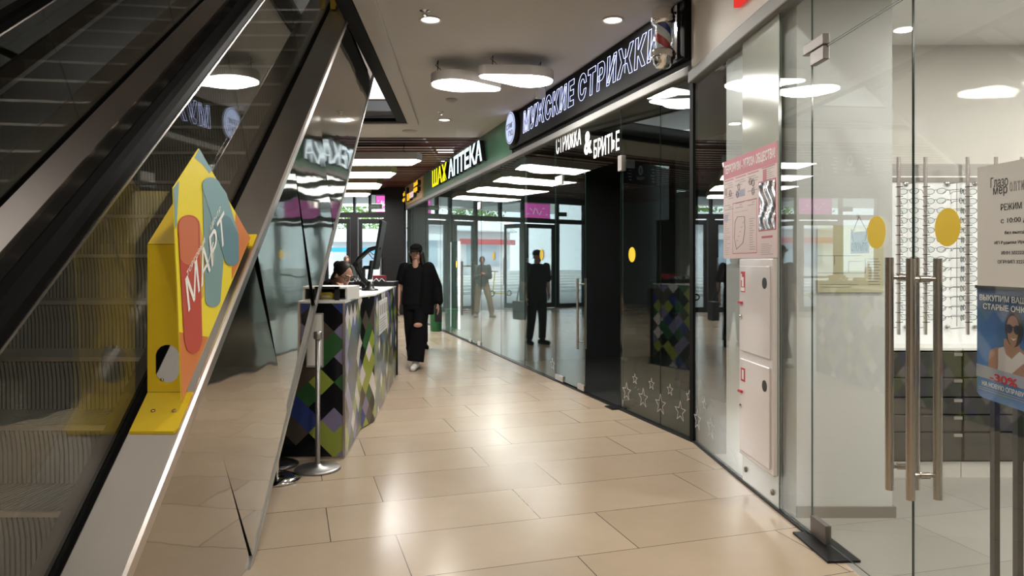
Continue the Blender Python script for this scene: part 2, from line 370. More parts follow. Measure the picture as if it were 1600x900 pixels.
struct(MB().fbox(FW, -.01, S_END, -.03, .03, 0, .012).build('trim_4', darkframe))
struct(MB().fbox(NW, 0, near_s(1268), -.02, .02, 0, .012).build('trim_5', darkframe))
# panes of the far shopfront
PZ0, PZ1 = .013, RZ-.07
fb = [far_s(p) for p in (1084, 1032, 970)]; fb2 = [far_s(p) for p in (868, 820, 783, 752)]; fb3 = [far_s(p) for p in (706, 688, 665, 645)]+[S_END-.3]
WN = [0]; edgem = mat('glass_edge', (.03, .055, .045), .15)
def pane(fr, s0, s1, z0, z1, m, label):
    WN[0] += 1
    return struct(MB().pane(fr, s0+.001, s1-.001, z0, z1).build('window_%d' % WN[0], [m, edgem]), label, 'window')
pane(FW, fb[0]+.02, fb[1], PZ0, PZ1, gl_far, 'barbershop glass pane beside the black corner post, stars along its foot')
pane(FW, fb[1], fb[2], PZ0, PZ1, gl_far, 'barbershop glass pane with a yellow dot, right of the doorway')
pane(FW, fb[2], far_s(868), 2.42, PZ1, gl_far, 'glass transom above the barbershop doorway')
for i in range(3): pane(FW, fb2[i], fb2[i+1], PZ0, PZ1, gl_far, ['glass pane just left of the barbershop door leaf', 'pharmacy glass pane second from the barbershop door', 'pharmacy glass pane beside its glass door'][i])
pane(FW, fb2[3], fb3[0], 2.42, PZ1, gl_far, 'glass transom over the pharmacy door')
for i in range(4): pane(FW, fb3[i], fb3[i+1], PZ0, PZ1, gl_far, ['pharmacy glass pane beyond its door handles', 'narrow pharmacy glass pane behind the green bin', 'glass pane under the tan sign', 'last glass pane before the entrance column'][i])
struct(MB().fbox(FW, -.02, .03, -.03, .02, 0, PZ1).build('trim_6', blackm))
# handles: pair of round bars joined through the glass
def bar_handle(parent, fr, s, z0, z1, off, r, m, label):
    mb = MB()
    for sd in (1, -1): mb.tube([fr(s, sd*off, z0), fr(s, sd*off, z1)], r, 16)
    for z in (z0+(z1-z0)*.1, z1-(z1-z0)*.085):
        mb.tube([fr(s, -off, z), fr(s, off, z)], r*.55, 12); mb.tube([fr(s, -.02, z), fr(s, .02, z)], r*.85, 12)
    o = mb.build('handle', m, parent); o['label'] = label; return o
def fitting(parent, fr, s0, s1, z0, z1, name='patch_fitting', m=None): return MB().fbox(fr, s0, s1, -.016, .016, z0, z1).build(name, m or steel, parent, bevel=.004)
def door(n, fr, s0, s1, z0, z1, m, label):
    return struct(MB().pane(fr, s0+.002, s1-.002, z0, z1).build('door_%d' % n, [m, edgem]), label, 'door')
d1 = door(1, FW, far_s(915), far_s(868), .03, 2.41, gl_far, 'closed glass leaf of the barbershop door')
bar_handle(d1, FW, far_s(909), .476, 1.257, .05, .014, steel, 'long steel bar handle')
fitting(d1, FW, far_s(881), far_s(869), .02, .085); fitting(d1, FW, far_s(914), far_s(904), .02, .085); fitting(d1, FW, far_s(880), far_s(869), 2.36, 2.47)
# the other leaf stands open into the shop
hs = far_s(970)
def OPEN(s, d, z): return FW(hs+.02, -.03, 0)+(-NF)*s*.985+U*s*.17+NF*0+U*d+Z3*z
d2 = door(2, OPEN, 0, .72, .03, 2.41, gl_far, 'barbershop door leaf swung open into the dark shop')
fitting(d2, OPEN, 0, .14, .02, .085); fitting(d2, OPEN, 0, .14, 2.36, 2.44)
o = MB().fbox(FW, hs-.01, hs+.16, -.06, .10, .0, .010).build('floor_hinge_plate', darkframe); tag(o, 'dark floor hinge plate at the foot of the open barbershop door', 'hinge plate')
o = MB().fbox(FW, hs-.06, hs+.02, -.025, .025, 2.32, 2.47).build('door_clamp', steel, bevel=.004); tag(o, 'steel corner clamp over the barbershop doorway', 'clamp')
d3 = door(3, FW, fb2[3], fb3[0], .03, 2.41, gl_far, 'closed glass door of the pharmacy with two long bar handles')
bar_handle(d3, FW, far_s(730), .48, 1.46, .10, .02, steel, 'long steel bar handle')
fitting(d3, FW, far_s(752)+.01, far_s(752)+.2, .02, .09); fitting(d3, FW, far_s(752)+.01, far_s(752)+.2, 2.35, 2.47); fitting(d3, FW, far_s(752)+.65, far_s(752)+.85, .02, .07)
# ------------------------------------------------------------------ shop interiors behind the far glass
struct(MB().fbox(FW, -1.5, s803, -4.1, -4.0, 0, 3.1).build('wall_barber_back', shopdark))
pharm = mat('pharmacy_wall', (.42, .45, .45), .6, 0, .05)  # pale walls and floor chosen to show as haze through the glass
struct(MB().fbox(FW, s803+.1, S_END, -4.1, -4.0, 0, 3.1).build('wall_pharmacy_back', pharm))
struct(MB().fbox(FW, s803+.1, S_END-.03, -3.99, -.06, .0, .006).build('floor_pharmacy', mat('pharmacy_floor', (.30, .31, .31), .3)))
struct(MB().fbox(FW, -1.5, S_END, -4.0, -.13, 3.02, 3.1).build('ceiling_shops', shopdark))
struct(MB().fbox(FW, s803, s803+.1, -4.0, -.2, 0, 3.02).build('wall_shops_divider', shopdark))
struct(MB().fbox(FW, S_END-.02, S_END+.1, -4.0, -.05, 0, 3.1).build('wall_shops_end', pharm))
struct(MB().box((1.62, 5.10, 0), (6.9, 5.25, 3.02)).build('wall_barber_side', shopdark))
struct(MB().fbox(FW, hs-.02, hs+.95, -1.25, -1.15, 0, 2.75).build('wall_barber_entry', blackm))
# ------------------------------------------------------------------ near shopfront
n1084, n1162, n1219, n1245, n1268 = 0.0, near_s(1162), near_s(1219), near_s(1245), near_s(1269)
NZ1 = 2.87
pane(NW, .02, n1162, PZ0, NZ1, gl_near, 'glass pane between the corner post and the fire cabinet, poster on it')
struct(MB().fbox(NW, n1162+.002, n1219-.002, -.008, .008, PZ0, NZ1).build('wall_panel_grey', mat('painted_glass', (.50, .545, .49), .12, 0, .02, coat=.4)))
pane(NW, n1219, n1268, PZ0, NZ1, gl_near, 'narrow glass pane between the fire cabinet and the optics door')
n1427 = near_s(1427)
d4 = door(4, NW, n1268, n1427, .035, 2.50, gl_near, 'left glass leaf of the optics shop door')
d5 = door(5, NW, n1427, n1427+.86, .035, 2.50, gl_near, 'right glass leaf of the optics shop door')
pane(NW, n1268, n1427, 2.51, NZ1, gl_near, 'glass transom over the left optics door leaf')
pane(NW, n1427, n1427+.86, 2.51, NZ1, gl_near, 'glass transom over the right optics door leaf')
pane(NW, n1427+.86, 8, PZ0, NZ1, gl_near, 'optics shop glass running on past the door')
bronze = mat('bronze_steel', (.50, .45, .40), .26, 1, .05, 3)
bar_handle(d4, NW, near_s(1410), .495, 1.445, .055, .0165, bronze, 'pair of long steel bar handles through the glass')
bar_handle(d5, NW, near_s(1444), .50, 1.44, .055, .0165, bronze, 'pair of long steel bar handles through the glass')
patchm = mat('patch_steel', (.17, .15, .14), .4, .8)
fitting(d4, NW, n1268+.01, n1268+.17, .025, .12, m=patchm); fitting(d4, NW, n1268+.01, n1268+.15, 2.44, 2.51, m=patchm)
o = MB().fbox(NW, n1268-.07, n1268+.15, -.018, .018, 2.515, 2.57).build('door_clamp', patchm, bevel=.004); tag(o, 'brown steel patch clamp at the upper hinge of the optics door', 'clamp')
o = MB().fbox(NW, n1268-.05, n1268+.32, -.08, .08, 0, .012).build('floor_hinge_plate', darkframe); tag(o, 'dark floor hinge plate under the optics door corner', 'hinge plate')
# pillar just inside the glass, baseboard
whitep = mat('white_pillar', (.66, .68, .675), .35, 0, .02)
struct(MB().prism([(1.53, 5.07), (1.595, 3.98), (2.13, 3.98), (2.13, 5.07)], lambda a, b, d: Vector((a, b, d)), 0, 2.95).build('pillar', whitep))
struct(MB().prism([(1.59, 3.98), (1.595, 3.965), (2.145, 3.965), (2.145, 4.9), (2.13, 4.9), (2.13, 3.98)], lambda a, b, d: Vector((a, b, d)), 0, .062).build('baseboard_pillar', mat('grey_baseboard', (.20, .185, .165), .5)))
# optics shop shell
struct(MB().box((1.6, 4.97, 0), (7, 5.09, 2.95)).build('wall_optics_back', mat('optic_wall', (.74, .72, .68), .55, 0, .02)))
struct(MB().box((6.9, -5, 0), (7, 5, 2.95)).build('wall_optics_right', white))
struct(MB().prism([(2.06, -4.9), (6.9, -4.9), (6.9, 4.97), (1.58, 4.97)], lambda a, b, d: Vector((a, b, d)), 2.95, 3.0).build('ceiling_optics', white))
# ------------------------------------------------------------------ entrance wall at the end of the hall
ent = MB()
def bar(x0, x1, z0, z1, y0=YE-.04, y1=YE+.12): ent.box((x0, y0, z0), (x1, y1, z1))
struct(MB().box((-3.52, YE-.35, 0), (-2.99, YE+.15, CZ)).build('pillar_entrance', darkframe))
struct(MB().box((-14, YE, 0), (-9.6, YE+.15, 4.15)).build('wall_entrance_left', mat('grey_wall', (.16, .16, .16), .6)))
struct(MB().box((-9.6, YE, 3.42), (-3, YE+.15, 4.15)).build('wall_entrance_top', darkframe))
bar(-9.6, -3.5, 2.72, 2.86); bar(-9.6, -3.5, 3.36, 3.42)
for x, t in ((-3.58, .06), (-4.44, .20), (-5.32, .07), (-7.05, .07), (-8.42, .09), (-9.55, .06)): bar(x-t/2, x+t/2, 0, 2.72)
for x in (-4.0, -4.44, -5.32, -6.2, -7.05, -8.42, -9.55): bar(x-.03, x+.03, 2.86, 3.36)
struct(ent.build('trim_entrance', darkframe))
def ent_door(n, x0, x1, label, fr=.10, y=YE+.03, ang=0.0, bars=()):
    b = MB(); b.box((0, -.03, .01), (fr, .03, 2.68)); b.box((x1-x0-fr, -.03, .01), (x1-x0, .03, 2.68)); b.box((fr, -.03, .01), (x1-x0-fr, .03, .16)); b.box((fr, -.03, 2.55), (x1-x0-fr, .03, 2.68))
    for z in bars: b.box((fr, -.025, z), (x1-x0-fr, .025, z+.05))
    o = b.build('door_%d' % n, darkframe); o.location = (x0, y, 0); o.rotation_euler = (0, 0, ang); struct(o, label, 'door')
    g = MB().box((fr, -.006, .16), (x1-x0-fr, .006, 2.55)).build('glass_pane', gl_ent, None); g.parent = o
    h = MB().tube([(x1-x0-fr/2, -.09, .75), (x1-x0-fr/2, -.09, 1.6)], .018, 10).tube([(x1-x0-fr/2, -.09, .85), (x1-x0-fr/2, 0, .85)], .01, 8).tube([(x1-x0-fr/2, -.09, 1.5), (x1-x0-fr/2, 0, 1.5)], .01, 8).build('handle', steel, None); h.parent = o
    return o
ent_door(6, -4.32, -3.62, 'dark framed glass entrance door beside the column, above the counter')
ent_door(7, -5.27, -4.56, 'dark framed glass entrance door behind the monitor arm')
ent_door(8, -7.05, -6.35, 'entrance door leaf standing open to the street', .06, YE+.1, math.radians(75))
ent_door(9, -8.36, -7.10, 'wide dark framed entrance door under the pink screen', .16, bars=(1.0,))
o = MB().box((-9.52, YE+.02, .12), (-8.47, YE+.03, 2.72)).build('window_side', gl_ent); struct(o)
o = MB().box((-9.55, YE+.02, 2.86), (-3.5, YE+.03, 3.36)).build('window_transom', gl_ent); struct(o)
o = MB().box((-9.55, YE-.02, 0), (-8.42, YE+.1, .12)).build('trim_sill', darkframe); struct(o)
# ================================================================== OUTSIDE
conc = mat('pale_concrete', (.42, .42, .41), .8, 0, .08)
slab('ground_outside', [(-45, YE+.1), (30, YE+.1), (30, 70), (-45, 70)], -.12, -.02, conc)
st = MB()
for i in range(6): st.box((-30, 30+.9*i, -.02), (12, 36, .125*(i+1)))
struct(st.build('stairs_outside', mat('stair_stone', (.60, .60, .59), .8)))
slab('terrace_outside', [(-45, 36), (30, 36), (30, 60), (-45, 60)], -.1, .75, conc)
def stall(x, y, w_, d_, h, mwall, mroof, label):
    t = thing('market_stall', label, 'stall', (x, y, 0.75 if y > 35 else -.02))
    z = t.location.z
    MB().box((x-w_/2, y, z), (x+w_/2, y+d_, z+h)).build('body', mwall, t)
    MB().prism([(-.5, h), (d_/2, h+.7), (d_+.3, h), (d_+.3, h-.08), (-.5, h-.08)], lambda a, b, d: Vector((x+d, y+a, z+b)), -w_/2-.2, w_/2+.2).build('roof', mat('stall_roof_pale', (.55, .56, .57), .6), t)
    m = MB().box((x-w_*.3, y-.03, z+.5), (x+w_*.3, y+.01, z+h*.72)).build('shutter', mat('pale_blue', (.42, .5, .58), .5), t)
    b = MB().box((x-w_/2, y-.6, z+h*.68), (x+w_/2, y-.55, z+h*.80)).build('awning_valance', mroof, t)
    return t
wst = mat('white_stall', (.72, .72, .74), .6)
stall(-7.6, 38, 4, 3, 1.9, wst, mat('blue_awning', (.04, .33, .60), .5), 'white stall with blue awning beyond the entrance steps')
stall(-12.4, 37.5, 3.6, 3, 2.9, wst, mat('white_roof', (.7, .7, .7), .6), 'white stall with pale roof on the terrace outside')
stall(-17.5, 39, 4, 3, 2.7, wst, mat('red_awning', (.45, .06, .07), .5), 'white stall with red awning on the terrace outside')
leafm = mat('leaf_green', (.14, .25, .05), .7, 0, .4, 9); barkm = mat('bark', (.10, .07, .05), .9)
def tree(x, y, h, r, label):
    z0 = .75
    t = thing('tree', label, 'tree', (x, y, z0), 'trees beyond the entrance')
    MB().cap((x, y, z0), (x+.1, y, z0+h*.55), .16, .09).build('trunk', barkm, t)
    f = MB(); rr = random.Random(int(x*10))
    for i in range(3000):
        a = rr.uniform(0, 6.28); ph = rr.uniform(-.9, 1.2); q = r*rr.uniform(.45, 1)*(1+.22*math.sin(a*3+ph*4)); c = Vector((x+q*math.cos(a)*math.cos(ph), y+q*math.sin(a)*math.cos(ph), z0+h*.62+q*math.sin(ph)))
        u = Vector((rr.uniform(-1, 1), rr.uniform(-1, 1), rr.uniform(-1, 1))).normalized(); w_ = u.orthogonal().normalized(); e = rr.uniform(.05, .12)
        f.add([c-u*e, c+w_*e*.6+u*e*.1, c+u*e, c-w_*e*.6+u*e*.1], [(0, 1, 2, 3)])
    f.build('foliage', leafm, t)
    return t
tree(-9.5, 45, 5.5, 2.0, 'leafy green tree behind the blue awning stall')
tree(-15.2, 50, 6, 2.3, 'tall green tree behind the pale roofed stall')
tree(-21, 46, 6, 2.4, 'green tree at the far end of the terrace')
tree(-5.0, 47, 5, 2.0, 'green tree furthest along towards the entrance column')
def scooter(x, y, rz, label):
    t = thing('scooter', label, 'scooter', (x, y, -.02))
    ym = mat('scooter_yellow', (.75, .6, .02), .4); z = -.02
    for dx in (-.45, .45):
        MB().tube([(x+dx+.11*math.cos(a), y, z+.13+.11*math.sin(a)) for a in [i*math.pi/8 for i in range(16)]], .028, 8, closed=True).build('wheel', blackm, t)
    MB().box((x-.38, y-.07, z+.12), (x+.3, y+.07, z+.17)).build('deck', ym, t, bevel=.02)
    MB().tube([(x+.42, y, z+.14), (x+.30, y, z+1.08)], .025, 8).build('stem', ym, t)
    MB().tube([(x+.30, y-.25, z+1.1), (x+.30, y+.25, z+1.1)], .017, 8).build('handlebar', blackm, t)
scooter(-6.2, 27, 0, 'yellow kick scooter parked outside the open entrance door')
scooter(-11.5, 28, 0, 'yellow kick scooter parked further along outside the glass wall')
# ================================================================== ESCALATOR
esc = thing('escalator', 'escalator with steel decks, black handrails and mirror polished side cladding', 'escalator', (-2, 2, 0))
Y0E, Y1E, XO, XG, XL = 1.3, 8.75, -1.2, -1.40, -2.62
def ext(mb, prof, y0=Y0E, y1=Y1E, mi=0):
    n = len(prof); vs = [EP(x, y0, z) for x, z in prof]+[EP(x, y1, z) for x, z in prof]
    mb.add(vs, [tuple(range(n)), tuple(range(n, 2*n))[::-1]]+[(i+n, (i+1) % n+n, (i+1) % n, i) for i in range(n)], mi); return mb
def rect(x0, x1, z0, z1): return [(x0, z0), (x1, z0), (x1, z1), (x0, z1)]
ext(MB(), [(XG+.022, -.04), (XO, -.04), (XO, -.004), (XO-.006, 0), (XG+.022, 0)]).build('outer_deck', deckm, esc)
ext(MB(), [(XO-.004, -.055), (XO+.012, -.055), (XO+.012, -.006), (XO+.002, .004), (XO-.004, .004)]).build('edge_trim', steel, esc)
ext(MB(), rect(XG-.022, XG+.022, -.05, .004)).build('glass_channel', rubber, esc)
ext(MB(), [(XG-.085, -.075), (XG-.022, -.05), (XG-.022, -.002), (XG-.085, -.03)]).build('inner_deck', deckm, esc)
ext(MB(), rect(XG-.085, XG-.06, -.45, -.05)).build('skirt_panel', mat('skirt_dark', (.05, .048, .046), .35, .6), esc)
# left side
ext(MB(), rect(XL-.022, XL+.022, -.05, .004)).build('glass_channel', rubber, esc)
ext(MB(), [(XL+.022, -.002), (XL+.022, -.05), (XL+.15, -.13), (XL+.15, -.09)]).build('inner_deck', deckm, esc)
ext(MB(), rect(XL+.125, XL+.15, -.45, -.10)).build('skirt_panel', MATS['skirt_dark'], esc)
ext(MB(), rect(XL-.24, XL-.022, -.04, 0)).build('outer_deck', deckm, esc)
ext(MB(), rect(XL-.24, XL-.22, -1.45, -.04)).build('far_cladding', brown, esc)
def glass_panels(xg, ys, name='balustrade_glass'):
    for a, b in zip(ys[:-1], ys[1:]):
        a_, b_ = a+.003, b-.003; v = []
        for x in (xg-.006, xg+.006):
            for y, dz in ((a_, .004), (b_, .004), (b_-.43, .90), (a_-.43, .90)): v.append(EP(x, y, dz))
        MB().hexa(v).build(name, gl_esc, esc)
glass_panels(XG, [1.5, 2.75, 4.0, 5.25, 6.5, 7.75, 9.0]); glass_panels(XL, [1.5, 3.0, 4.5, 6.0, 7.5, 9.0])
for xg in (XG, XL):
    ext(MB(), rect(xg-.012, xg+.014, .893, .905), Y0E-.35, Y1E-.45).build('handrail_guide', chrome, esc)
    ext(MB(), rect(xg+.0415, xg+.0455, .899, .910), Y0E-.35, Y1E-.45).build('handrail_glint', steel, esc)  # added strip stands in for the bright reflection along the handrail lip
    hp = [(xg-.042, .910), (xg-.030, .90), (xg+.030, .90), (xg+.042, .910), (xg+.044, .955), (xg+.036, .985), (xg+.018, 1.0), (xg-.018, 1.0), (xg-.036, .985), (xg-.044, .955)]
    ext(MB(), hp, Y0E-.35, Y1E-.45).build('handrail', rubber, esc)
# mirror polished cladding, parallelogram panels with leaning seams
m, N, L, P = nt('mirror_cladding')
P.inputs['Base Color'].default_value = (.50, .47, .43, 1); P.inputs['Metallic'].default_value = 1; P.inputs['Roughness'].default_value = .045
g_ = N.new('ShaderNodeNewGeometry'); no_ = N.new('ShaderNodeTexNoise'); no_.inputs['Scale'].default_value = 1.6; no_.inputs['Detail'].default_value = 1.5
b_ = N.new('ShaderNodeBump'); b_.inputs['Strength'].default_value = .065; b_.inputs['Distance'].default_value = .06
mp_ = N.new('ShaderNodeMapping'); mp_.inputs['Scale'].default_value = (1, .8, 2.2); L.new(g_.outputs['Position'], mp_.inputs['Vector']); L.new(mp_.outputs[0], no_.inputs['Vector']); L.new(no_.outputs['Fac'], b_.inputs['Height']); L.new(b_.outputs[0], P.inputs['Normal'])
clad = m
def clip_floor(poly, zmin=.004):
    out = []
    for i, p in enumerate(poly):
        q = poly[(i+1) % len(poly)]
        if p[1] >= zmin: out.append(p)
        if (p[1] >= zmin) != (q[1] >= zmin):
            t = (zmin-p[1])/(q[1]-p[1]); out.append((p[0]+t*(q[0]-p[0]), zmin))
    return out
TH = 1.45
def side_pt(x, y, z): return Vector((x+EX*(y-3), y, z))
ys = [1.15, 1.93, 2.71, 3.42, 4.2, 4.95, 5.7, 6.45, 7.2, 7.95, 8.7]
rnd = random.Random(3)
for a, b in zip(ys[:-1], ys[1:]):
    poly = clip_floor([(a, deck_z(a)-.045), (b, deck_z(b)-.045), (b+.65, deck_z(b+.65)-TH), (a+.65, deck_z(a+.65)-TH)])
    if len(poly) < 3: continue
    k1, k2 = rnd.uniform(-.012, .012), rnd.uniform(-.008, .008)
    yc = sum(p[0] for p in poly)/len(poly); zc = sum(p[1] for p in poly)/len(poly)
    cx = lambda y, z: XO-.004+k1*(y-yc)+k2*(z-zc)
    pl = [(yc+(y-yc)*.9985, zc+(z-zc)*.999) for y, z in poly]
    MB().prism(pl, lambda y, z, d: side_pt(cx(y, z)-d, y, z), 0, .006, 0, 1).build('cladding_panel', [clad, blackm], esc)
ext(MB(), rect(XO-.05, XO+.006, -TH-.022, -TH+.02), 3.26, 8.9).build('lower_edge_trim', mat('edge_grey', (.42, .42, .41), .35, .8), esc)
ext(MB(), rect(XL-.22, XO-.05, -TH-.01, -TH+.01), 3.3, 8.9).build('underside_panel', blackm, esc)
# steps
stepm = mat('step_metal', (.26, .245, .215), .45, .35, .12, 20)
RUN, RISE, SX0, SX1 = .314, .2302, XL+.155, XG-.09
yn0 = 3.12-6*RUN; zn0 = deck_z(yn0)-.30
mb = MB(); nr = 52; vs = []; xs = []
for i in range(nr):
    x = SX0+(SX1-SX0)*i/nr; w_ = (SX1-SX0)/nr; xs += [(x, 0), (x+w_*.55, 0), (x+w_*.55, .009), (x+w_, .009)]
n = len(xs); prof = [(0.0, 0.0), (.004, -.02), (.018, -.10), (.02, -RISE-.03)]
for dy, dz in prof:
    vs += [Vector((x+EX*(yn0-3), yn0+dy+d, zn0+dz)) for x, d in xs]
k = len(prof)
mb.add(vs, [(r*n+i, r*n+i+1, (r+1)*n+i+1, (r+1)*n+i) for r in range(k-1) for i in range(n-1)])
mb.box((SX0+EX*(yn0-3), yn0+.01, zn0-.03), (SX1+EX*(yn0-3), yn0+RUN+.03, zn0-.001))
for i in range(nr):
    x = SX0+(SX1-SX0)*i/nr+EX*(yn0-3); mb.box((x, yn0+.002, zn0-.001), (x+(SX1-SX0)/nr*.55, yn0+RUN+.015, zn0+.006))
s0_ = mb.build('step', stepm, esc)
ns_ = MB().box((SX0+EX*(yn0-3), yn0-.003, zn0-.012), (SX1+EX*(yn0-3), yn0+.012, zn0+.0065)).build('nose_highlight', steel, s0_)  # lighter steel strip added for the highlight along each step nose
for kx in range(1, 22):
    s_ = s0_.copy(); C.objects.link(s_); s_.parent = esc; s_.location = Vector(s0_.location)+Vector((EX*RUN*kx, RUN*kx, RISE*kx))
    n_ = ns_.copy(); C.objects.link(n_); n_.parent = s_
# second escalator further left, only its near side shows through the glass
esc2 = thing('escalator', 'second escalator on the far left, dark behind the glass', 'escalator', (-3.6, 2, 0))
ext(MB(), rect(-3.62, -3.40, -.04, 0)).build('outer_deck', deckm, esc2)
ext(MB(), rect(-3.44, -3.42, -1.45, -.04), 3.0, 8.7).build('side_cladding', brown, esc2)
ext(MB(), rect(-3.60, -3.585, 0, .9)).build('balustrade_glass', gl_esc, esc2)
ext(MB(), rect(-3.64, -3.55, .9, .98)).build('handrail', rubber, esc2)
# ------------------------------------------------------------------ yellow house shaped sign riding on the deck
XS = -1.222                                       # printed plate plane
def SP(a, b, d): return side_pt(XS+d, a, b)
def pk(px, py):                                    # photo column/row -> (y, z) on the printed plate
    k_ = (800-px)/F; y = (-XS+3*EX)/(k_+EX); return (y, EYE+(HZ-py)*y/F)
sg = thing('mall_sign', 'yellow house shaped sign with red and blue blobs bolted on the escalator deck', 'sign', (-1.31, 2.64, deck_z(2.64)))
fold = [(2.62, deck_z(2.62)+.012), (2.62, 1.49), (2.93, 1.715), (3.40, deck_z(3.4)+.006)]
th = .004
X0, X1 = XG+.028, XS-.004
def plate(a, b, hole=None):
    """folded sheet segment a-b across the box, optionally with a stadium hole"""
    ya, za = fold[a]; yb, zb = fold[b]; dy, dz = yb-ya, zb-za; ln = math.hypot(dy, dz); ty, tz = dy/ln, dz/ln; ny, nz = -tz, ty
    mb = MB(); P3 = lambda u, v, d: side_pt(u, ya+ty*v+ny*d, za+tz*v+nz*d)
    if hole is None: return mb.prism([(X0, 0), (X1, 0), (X1, ln), (X0, ln)], P3, 0, th)
    hx, hz0, hz1, hr = hole; nn = 16
    ring = [(hx+hr*math.cos(t), (hz1 if math.sin(t) >= 0 else hz0)+hr*math.sin(t)) for t in [2*math.pi*(i+.5)/nn for i in range(nn)]]
    def outp(p):
        u, v = p; du, dv = u-hx, v-(hz0+hz1)/2
        s_ = min(((X1-hx) if du > 0 else (hx-X0))/max(1e-6, abs(du)), ((hz1+.05-(hz0+hz1)/2))/max(1e-6, abs(dv)))
        return (hx+du*s_, (hz0+hz1)/2+dv*s_)
    zc = (hz0+hz1)/2; hh = hz1+.05-zc; z_lo, z_hi = zc-hh, zc+hh
    out_ = [outp(p) for p in ring]
    cor = [(X1, z_hi), (X0, z_hi), (X0, z_lo), (X1, z_lo)]
    for d in (0, th):
        vs = [P3(u, v, d) for u, v in ring]+[P3(u, v, d) for u, v in out_]
        mb.add(vs, [(i, (i+1) % nn, (i+1) % nn+nn, i+nn) for i in range(nn)])
        for c in cor:                                    # corner triangles between neighbouring rim points
            q = sorted(range(nn), key=lambda i: (out_[i][0]-c[0])**2+(out_[i][1]-c[1])**2)
            e1 = [i for i in q if abs(out_[i][0]-c[0]) < 1e-6][:1]; e2 = [i for i in q if abs(out_[i][1]-c[1]) < 1e-6][:1]
            if e1 and e2: mb.add([P3(*out_[e1[0]], d), P3(*c, d), P3(*out_[e2[0]], d)], [(0, 1, 2)])
        mb.add([P3(X0, 0, d), P3(X1, 0, d), P3(X1, z_lo, d), P3(X0, z_lo, d)], [(0, 1, 2, 3)])
        mb.add([P3(X0, z_hi, d), P3(X1, z_hi, d), P3(X1, ln, d), P3(X0, ln, d)], [(0, 1, 2, 3)])
    vs = [P3(u, v, 0) for u, v in ring]+[P3(u, v, th) for u, v in ring]
    mb.add(vs, [(i, (i+1) % nn, (i+1) % nn+nn, i+nn) for i in range(nn)])
    return mb
hx = (X0+X1)/2
hz0 = EYE+(HZ-578)*2.64/F-fold[0][1]; hz1 = EYE+(HZ-556)*2.64/F-fold[0][1]
plate(0, 1, (hx, hz0, hz1, .044)).build('front_sheet', yellow, sg)
plate(1, 2).build('sloping_sheet', yellow, sg)
plate(2, 3).build('rear_sheet', yellow, sg)
foot = MB(); P4 = lambda a, b, d: EP(a, b, d)
foot.prism([(XG+.028, 2.47), (XO-.016, 2.47), (XO-.006, 2.485), (XO-.006, 2.62), (XG+.028, 2.62)], P4, .001, .011); foot.build('foot_plate', yellow, sg)
ft2 = MB(); ft2.prism([(XG+.028, 3.38), (XO-.006, 3.38), (XO-.006, 3.46), (XG+.028, 3.46)], P4, .001, .011); ft2.build('foot_plate', yellow, sg)
bolt = mat('bolt_brass', (.55, .42, .22), .3, 1)
for u, v in ((.052, 0), (.127, 0)):
    MB().lathe([(.008, 0), (.008, .003), (.005, .006), (0, .006)], EP(XG+.028+u, 2.545, .011), 10, ax=(0, -.5, .8)).build('bolt', bolt, sg)
    MB().lathe([(.007, 0), (.007, .003), (.004, .005), (0, .005)], side_pt(XG+.028+u, 2.62, deck_z(2.62)+.055), 10, ax=(0, -1, 0)).build('bolt', bolt, sg)
outl = [pk(284, 628), pk(271, 294), pk(311, 232), pk(391, 372)]
def print_shape(px, m, d, name):
    return MB().prism([pk(*p) for p in px], SP, d, d+.0008).build(name, m, sg)
yprint = mat('print_yellow', (.85, .70, .035), .45, 0, .02); blue_p = mat('print_blue', (.21, .37, .41), .45, 0, .03); orange_p = mat('print_orange', (.62, .20, .055), .45, 0, .02)
red_p = mat('print_red', (.50, .075, .05), .45, 0, .03); dteal = mat('print_teal', (.085, .19, .22), .45, 0, .03); ora2 = mat('print_coral', (.58, .16, .07), .45, 0, .03); olive_p = mat('print_olive', (.62, .43, .06), .45)
MB().prism(outl, SP, -.004, 0).build('printed_plate', yprint, sg)
print_shape([(311, 232), (304, 246.5), (316, 257), (327, 271), (330.6, 266.5)], blue_p, 0, 'blue_corner')
print_shape([(271, 294), (279.5, 283), (277.5, 320), (276, 352), (273.6, 358)], blue_p, 0, 'blue_edge')
def blob(circ, m, d, name):
    return print_shape(hull_round(circ), m, d, name)
print_shape([(368, 333), (391, 372), (362, 437), (362, 420), (366, 395)], orange_p, 0, 'orange_corner')
print_shape([(280.3, 519), (325.5, 526.5), (284, 628)], orange_p, 0, 'orange_foot')
blob([(330, 292, 14), (334, 360, 18), (332, 468, 12), (333, 472, 8)], mat('print_blue_grey', (.20, .33, .34), .45), .0012, 'blue_blob')
blob([(328, 290, 13), (340, 308, 14), (360, 365, 11), (361, 404, 11)], dteal if False else blue_p, .0024, 'blue_blob')
blob([(348, 350, 14), (361, 404, 11), (360, 370, 12)], mat('print_steel_blue', (.12, .24, .29), .45), .0030, 'blue_blob')
blob([(296, 352, 16), (310, 460, 8), (306, 380, 12)], olive_p, .0012, 'olive_blob')
blob([(294, 353, 17), (296, 430, 18), (301, 530, 14), (301, 541, 11)], red_p, .0024, 'red_blob')
blob([(293, 353, 15), (294, 400, 14)], ora2, .0032, 'red_blob')
wp = mat('print_white', (.9, .9, .88), .45)
def sign_word(body, p0, p1, h, name, bold=0.0, rows=None):
    """lettering along a slanted base line between two photo points, upright strokes leaning as printed"""
    (ya, za), (yb, zb) = pk(*p0), pk(*p1); ln = math.hypot(yb-ya, zb-za); t = ((yb-ya)/ln, (zb-za)/ln); up = (-.26, .965)
    fr = lambda a, b, d: SP(ya+t[0]*(a+ln/2)+up[0]*b, za+t[1]*(a+ln/2)+up[1]*b, .0042+d)
    text(body, fr, wp, name, sg, ln, h, .001, bold)
